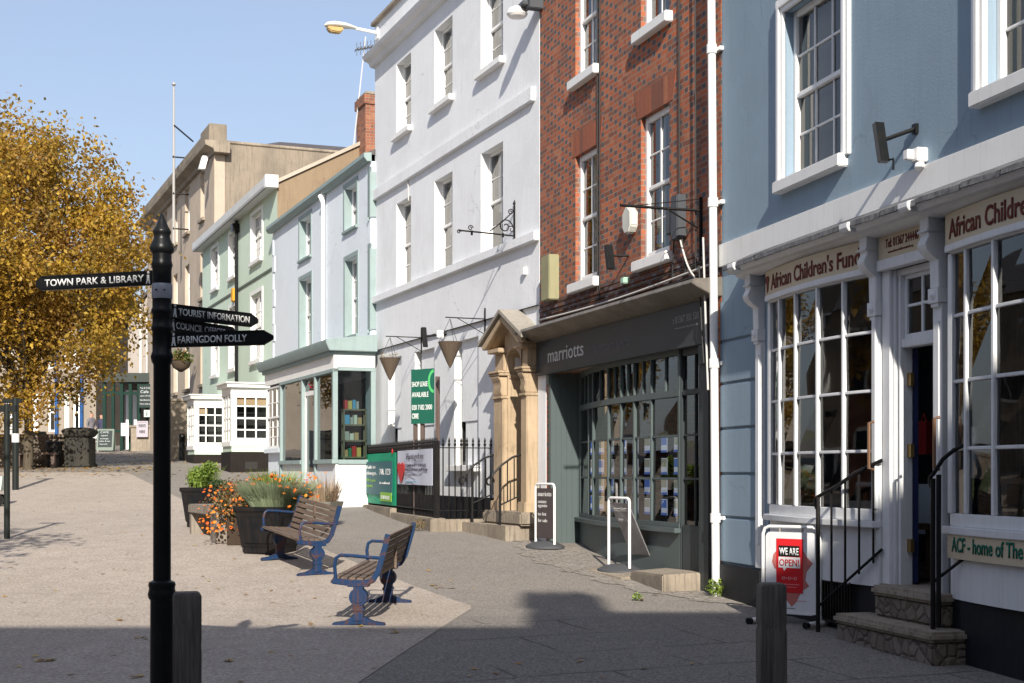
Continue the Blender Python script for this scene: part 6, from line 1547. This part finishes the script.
q=MB(); q.tube([(-hw,0,.10),(-hw,0,.06)],.02,8); q.tube([(hw,0,.10),(hw,0,.06)],.02,8); q.tube([(-hw,0,.12),(hw,0,.12)],.014,8); part('crossbar',q,WHITEF,o)
q=MB(); w=.265; c=.05
def rrect(x0,x1,z0,z1,c,n=4):
    P=[]
    for (cx_,cz_,a0_) in ((x1-c,z1-c,0),(x0+c,z1-c,90),(x0+c,z0+c,180),(x1-c,z0+c,270)):
        for i in range(n+1): a=math.radians(a0_+90*i/n); P.append((cx_+c*math.cos(a),cz_+c*math.sin(a)))
    return P
q.prism(rrect(-w,w,.10,.86,c),-.012,.004); pn=part('panel',q,[paint('panel_white',(.70,.71,.73),.3,.15)],o)
REDP=flat('poster_red',(.62,.02,.025)); 
AF=[(-.16,.66),(-.15,.73),(-.10,.80),(0,.83),(.08,.80),(.12,.72),(.17,.66),(.12,.58),(.11,.50),(.14,.45),(.08,.40),(.04,.30),(0,.25),(-.04,.31),(-.05,.45),(-.07,.57),(-.14,.60)]
q=MB(); q.prism([(x_*1.3+.015,z_-.08) for x_,z_ in AF],-.0150,-.012); part('africa_emblem',q,flat('africa',(.50,.16,.14)),pn)
q=MB(); q.box(-.145,.135,-.019,-.0155,.30,.80); ps=part('poster',q,REDP,pn)
q=MB(); q.box(-.12,.10,-.0215,-.0195,.635,.735); part('black_label',q,flat('blk',(.01,.01,.01)),pn)
q=MB(); q.prism([(-.12,.630),(-.12,.53),(-.075,.53),(-.06,.50),(-.035,.53),(.108,.53),(.108,.630)],-.0215,-.0195); part('white_label',q,WHT,pn)
lettering('WE ARE',pn,WHT,-.112,.652,.066,.204,-.022,bold=.02,depth=.002); lettering('OPEN!',pn,REDP,-.112,.548,.064,.21,-.022,bold=.01,depth=.002)
lettering('o-o-o',pn,flat('pinktxt',(.75,.35,.35)),-.085,.42,.045,.16,-.0195,depth=.002)
q=MB(); q.box(-.11,.10,-.0205,-.0192,.375,.380); q.box(-.08,.07,-.0205,-.0192,.35,.354); part('stripe',q,flat('pinktxt',(.75,.35,.35)),pn)
q=MB(); q.box(-.05,.17,-.0145,-.0125,.225,.232); part('stripe',q,flat('pinktxt2',(.6,.3,.3)),pn); lettering('www.africanchildrensfund.org',pn,DK,-.05,.15,.012,.1,-.0125,depth=.001)
q=MB(); 
for xx in (-.12,.12): q.cyl((xx,-.0,.85),(xx,0,HT),.012,.012,8)
part('hook',q,paint('steel',(.5,.48,.45),.4,.2,metal=.7),o)

# ================================================================ slim posts at the far left
def slim(px,pyb,pyt,lab,band=None,w=.045):
    x,Y=ray_ground(px,pyb); o=thing('sign_pole',lab,'pole',(x,Y,H+g(Y))); h=(HY-pyt)/F*Y-g(Y)
    q=MB(); q.cyl((0,0,-.1),(0,0,h),w,w,10); part('pole',q,flat('polegrn',(.014,.018,.017),.5),o)
    q=MB(); q.box(-.30,.14,-.03,.03,h-.12,h-.02); part('sign_plate',q,flat('platedk',(.008,.01,.01)),o)
    if band: q=MB(); zz=(HY-band)/F*Y-g(Y); q.cyl((0,0,zz-.10),(0,0,zz+.10),w+.01,w+.01,10); part('white_band',q,WHT,o)
slim(7,539,404,'thicker dark metal pole at the far left edge of the square')
slim(15.5,490,398,'thinner dark metal pole with a white band at the far left edge of the square',438,.075)
# weeds
def weed(px,py,lab,r=.10,n=120,mat='bush_leaf'):
    x,Y=ray_ground(px,py); q=MB(); leafblob(q,(0,0,r*.6),(r,r*.8,r*.8),n,.022); solo('weed',q,MATS[mat],lab,'weed',(x,Y,H+g(Y)+.01),recalc=False)
weed(717,597,'leafy green weed with a red scrap at the foot of the white drainpipe',.15,260)
weed(637,601,'small flat weed on the paving in front of the slab doorstep',.07,50)
weed(478,521,'small yellow green weed in the corner of the porch steps',.09,90)
weed(497,529,'tuft of weed at the foot of the porch steps railing',.07,60)
weed(420,531,'brown and green weeds along the kerb of the railings',.16,120,'marigold_leaf')
weed(350,505,'small weed at the foot of the white side wall',.08,40)
# bit of a delivery cart at the picture's left edge
x,Y=ray_ground(-9,506)
o=thing('hand_cart','white and black wheeled cart cut off by the left edge of the picture','cart',(x,Y,H+g(Y)),.2)
q=MB(); q.prism([(-.5,.30),(.22,.30),(.26,.62),(.10,.55),(-.5,.78)],-.25,.25); part('body',q,[paint('cart_pale',(.50,.58,.55),.4,.2)],o,bevel=.02)
for xx in (-.3,.16):
    q=MB(); q.cyl((xx,-.27,.12),(xx,-.22,.12),.12,.12,18); q.cyl((xx,.22,.12),(xx,.27,.12),.12,.12,18); part('wheel',q,BLACKP,o)

# ================================================================ houses round the square outside the picture (they shade and are mirrored in the shop windows)
def plainhouse(x0,x1,y0,y1,h,lab,mat,face,nwin,zb=-1.6,chim=()):
    o=thing('town_house',lab,'building',(x0,y0,H+zb),0); W_,D=x1-x0,y1-y0
    q=MB(); q.box(0,W_,0,D,-.5,h); part('wall',q,mat,o)
    q=MB()
    if face=='+x': q.add([(-.3,-.2,h),(W_+.3,-.2,h),(W_/2,-.2,h+2.4),(-.3,D+.2,h),(W_+.3,D+.2,h),(W_/2,D+.2,h+2.4)],[(0,2,1),(3,4,5),(1,2,5,4),(2,0,3,5),(0,1,4,3)])
    else: q.box(-.1,W_+.1,-.1,D+.1,h,h+.18)
    part('roof',q,SLATE,o)
    for lv in range(int(h//3)):
        for k in range(nwin):
            q=MB(); p=MB(); z0=.9+lv*3.0
            if face=='+x': 
                y=D*(k+.5)/nwin; q.box(W_,W_+.05,y-.6,y+.6,z0,z0+1.7); p.box(W_+.04,W_+.07,y-.5,y-.03,z0+.1,z0+1.6); p.box(W_+.04,W_+.07,y+.03,y+.5,z0+.1,z0+1.6)
            else:
                x=W_*(k+.5)/nwin; q.box(x-.6,x+.6,D,D+.05,z0,z0+1.7); p.box(x-.5,x-.03,D+.04,D+.07,z0+.1,z0+1.6); p.box(x+.03,x+.5,D+.04,D+.07,z0+.1,z0+1.6)
            w=part('window',q,WHITEF,o); part('pane',p,flat('dkpane',(.03,.035,.045),.1),w)
    for (cx_,cw,ch_) in chim:
        q=MB(); q.box(cx_-x0,cx_-x0+cw,D-1.2,D-.4,h,h+ch_); q.box(cx_-x0-.06,cx_-x0+cw+.06,D-1.26,D-.34,h+ch_-.25,h+ch_-.1)
        for i in range(3): q.cyl((cx_-x0+cw*(i+.5)/3,D-.8,h+ch_),(cx_-x0+cw*(i+.5)/3,D-.8,h+ch_+.35),.11,.09,8)
        part('chimney',q,CHB,o)
    return o
# sun geometry
EL=math.radians(30); AZ=math.radians(5)     # sun stands behind the camera, AZ to the right of straight behind
tanE=math.tan(EL)/math.cos(0)
YB=-7.0
def occ_h(Yedge): return (Yedge-YB)*tanE/math.cos(AZ)+g(Yedge)   # relative to the eye
hL=occ_h(12.75)+1.6; hR=occ_h(13.9)+1.6
xs_=2.05
plainhouse(-34,xs_,YB-9,YB,hL-.18,'tall house behind the camera on the left, shading the foreground',HW,'+y',9)
plainhouse(xs_+.01,16,YB-9,YB+.01,hR-.18,'taller house behind the camera on the right with a chimney on its edge',CREAMR,'+y',5,chim=((xs_+.08,.75,1.35),))
plainhouse(-30,-18.5,3,14,7.5,'cream house left of the picture facing the shops',CREAMR,'+x',4)
plainhouse(-30,-18.0,14.2,24,6.2,'red brick house left of the picture facing the shops',CHB,'+x',3)
plainhouse(-31,-19.5,24.3,37,7.0,'beige house left of the picture facing the shops',HW,'+x',4)
# ================================================================ light, sky, camera
w=bpy.data.worlds.new('World'); scene.world=w; w.use_nodes=True; nt=w.node_tree
sk=nt.nodes.new('ShaderNodeTexSky'); sk.sky_type='NISHITA'; sk.sun_disc=False; sk.sun_elevation=EL
# direction to the sun in plan: (sin AZ, -cos AZ)
SD=Vector((math.sin(AZ)*math.cos(EL),-math.cos(AZ)*math.cos(EL),math.sin(EL)))
sk.sun_rotation=math.atan2(SD.x,SD.y)
sk.air_density=1.0; sk.dust_density=1.6; sk.ozone_density=1.6; sk.altitude=100
bg=nt.nodes['Background']; bg.inputs[1].default_value=SKY
# thin high cirrus mixed into the sky
tc=nt.nodes.new('ShaderNodeTexCoord'); mp=nt.nodes.new('ShaderNodeMapping'); mp.inputs['Scale'].default_value=(1.2,1.2,6); mp.inputs['Rotation'].default_value=(.15,.25,0)
nz=nt.nodes.new('ShaderNodeTexNoise'); nz.inputs['Scale'].default_value=1.4; nz.inputs['Detail'].default_value=7
nt.links.new(tc.outputs['Generated'],mp.inputs[0]); nt.links.new(mp.outputs[0],nz.inputs['Vector'])
rp=nt.nodes.new('ShaderNodeValToRGB'); rp.color_ramp.elements[0].position=.25; rp.color_ramp.elements[0].color=(.35,.35,.35,1); rp.color_ramp.elements[1].position=.80; rp.color_ramp.elements[1].color=(.75,.75,.75,1)
nt.links.new(nz.outputs['Fac'],rp.inputs[0])
mx=nt.nodes.new('ShaderNodeMix'); mx.data_type='RGBA'; nt.links.new(rp.outputs[0],mx.inputs[0]); nt.links.new(sk.outputs[0],mx.inputs[6]); mx.inputs[7].default_value=(2.95,3.25,4.1,1)
nt.links.new(mx.outputs[2],bg.inputs[0])
L=bpy.data.lights.new('sun','SUN'); L.energy=SUN; L.angle=math.radians(.53); L.color=(1,.93,.82)
lo=bpy.data.objects.new('sun',L); COL.objects.link(lo); lo.rotation_euler=SD.to_track_quat('Z','Y').to_euler()
cd=bpy.data.cameras.new('camera'); co=bpy.data.objects.new('camera',cd); COL.objects.link(co)
co.location=(0,0,H); co.rotation_euler=(math.pi/2,0,0); cd.sensor_width=36; cd.lens=F/1024*36; cd.shift_y=(HY-341.5)/1024; cd.clip_start=.1; cd.clip_end=2000
scene.camera=co
vs_=scene.view_settings; vs_.view_transform='Standard'; vs_.look='None'; vs_.exposure=EXPO; vs_.gamma=1
scene.render.resolution_x=1024; scene.render.resolution_y=683
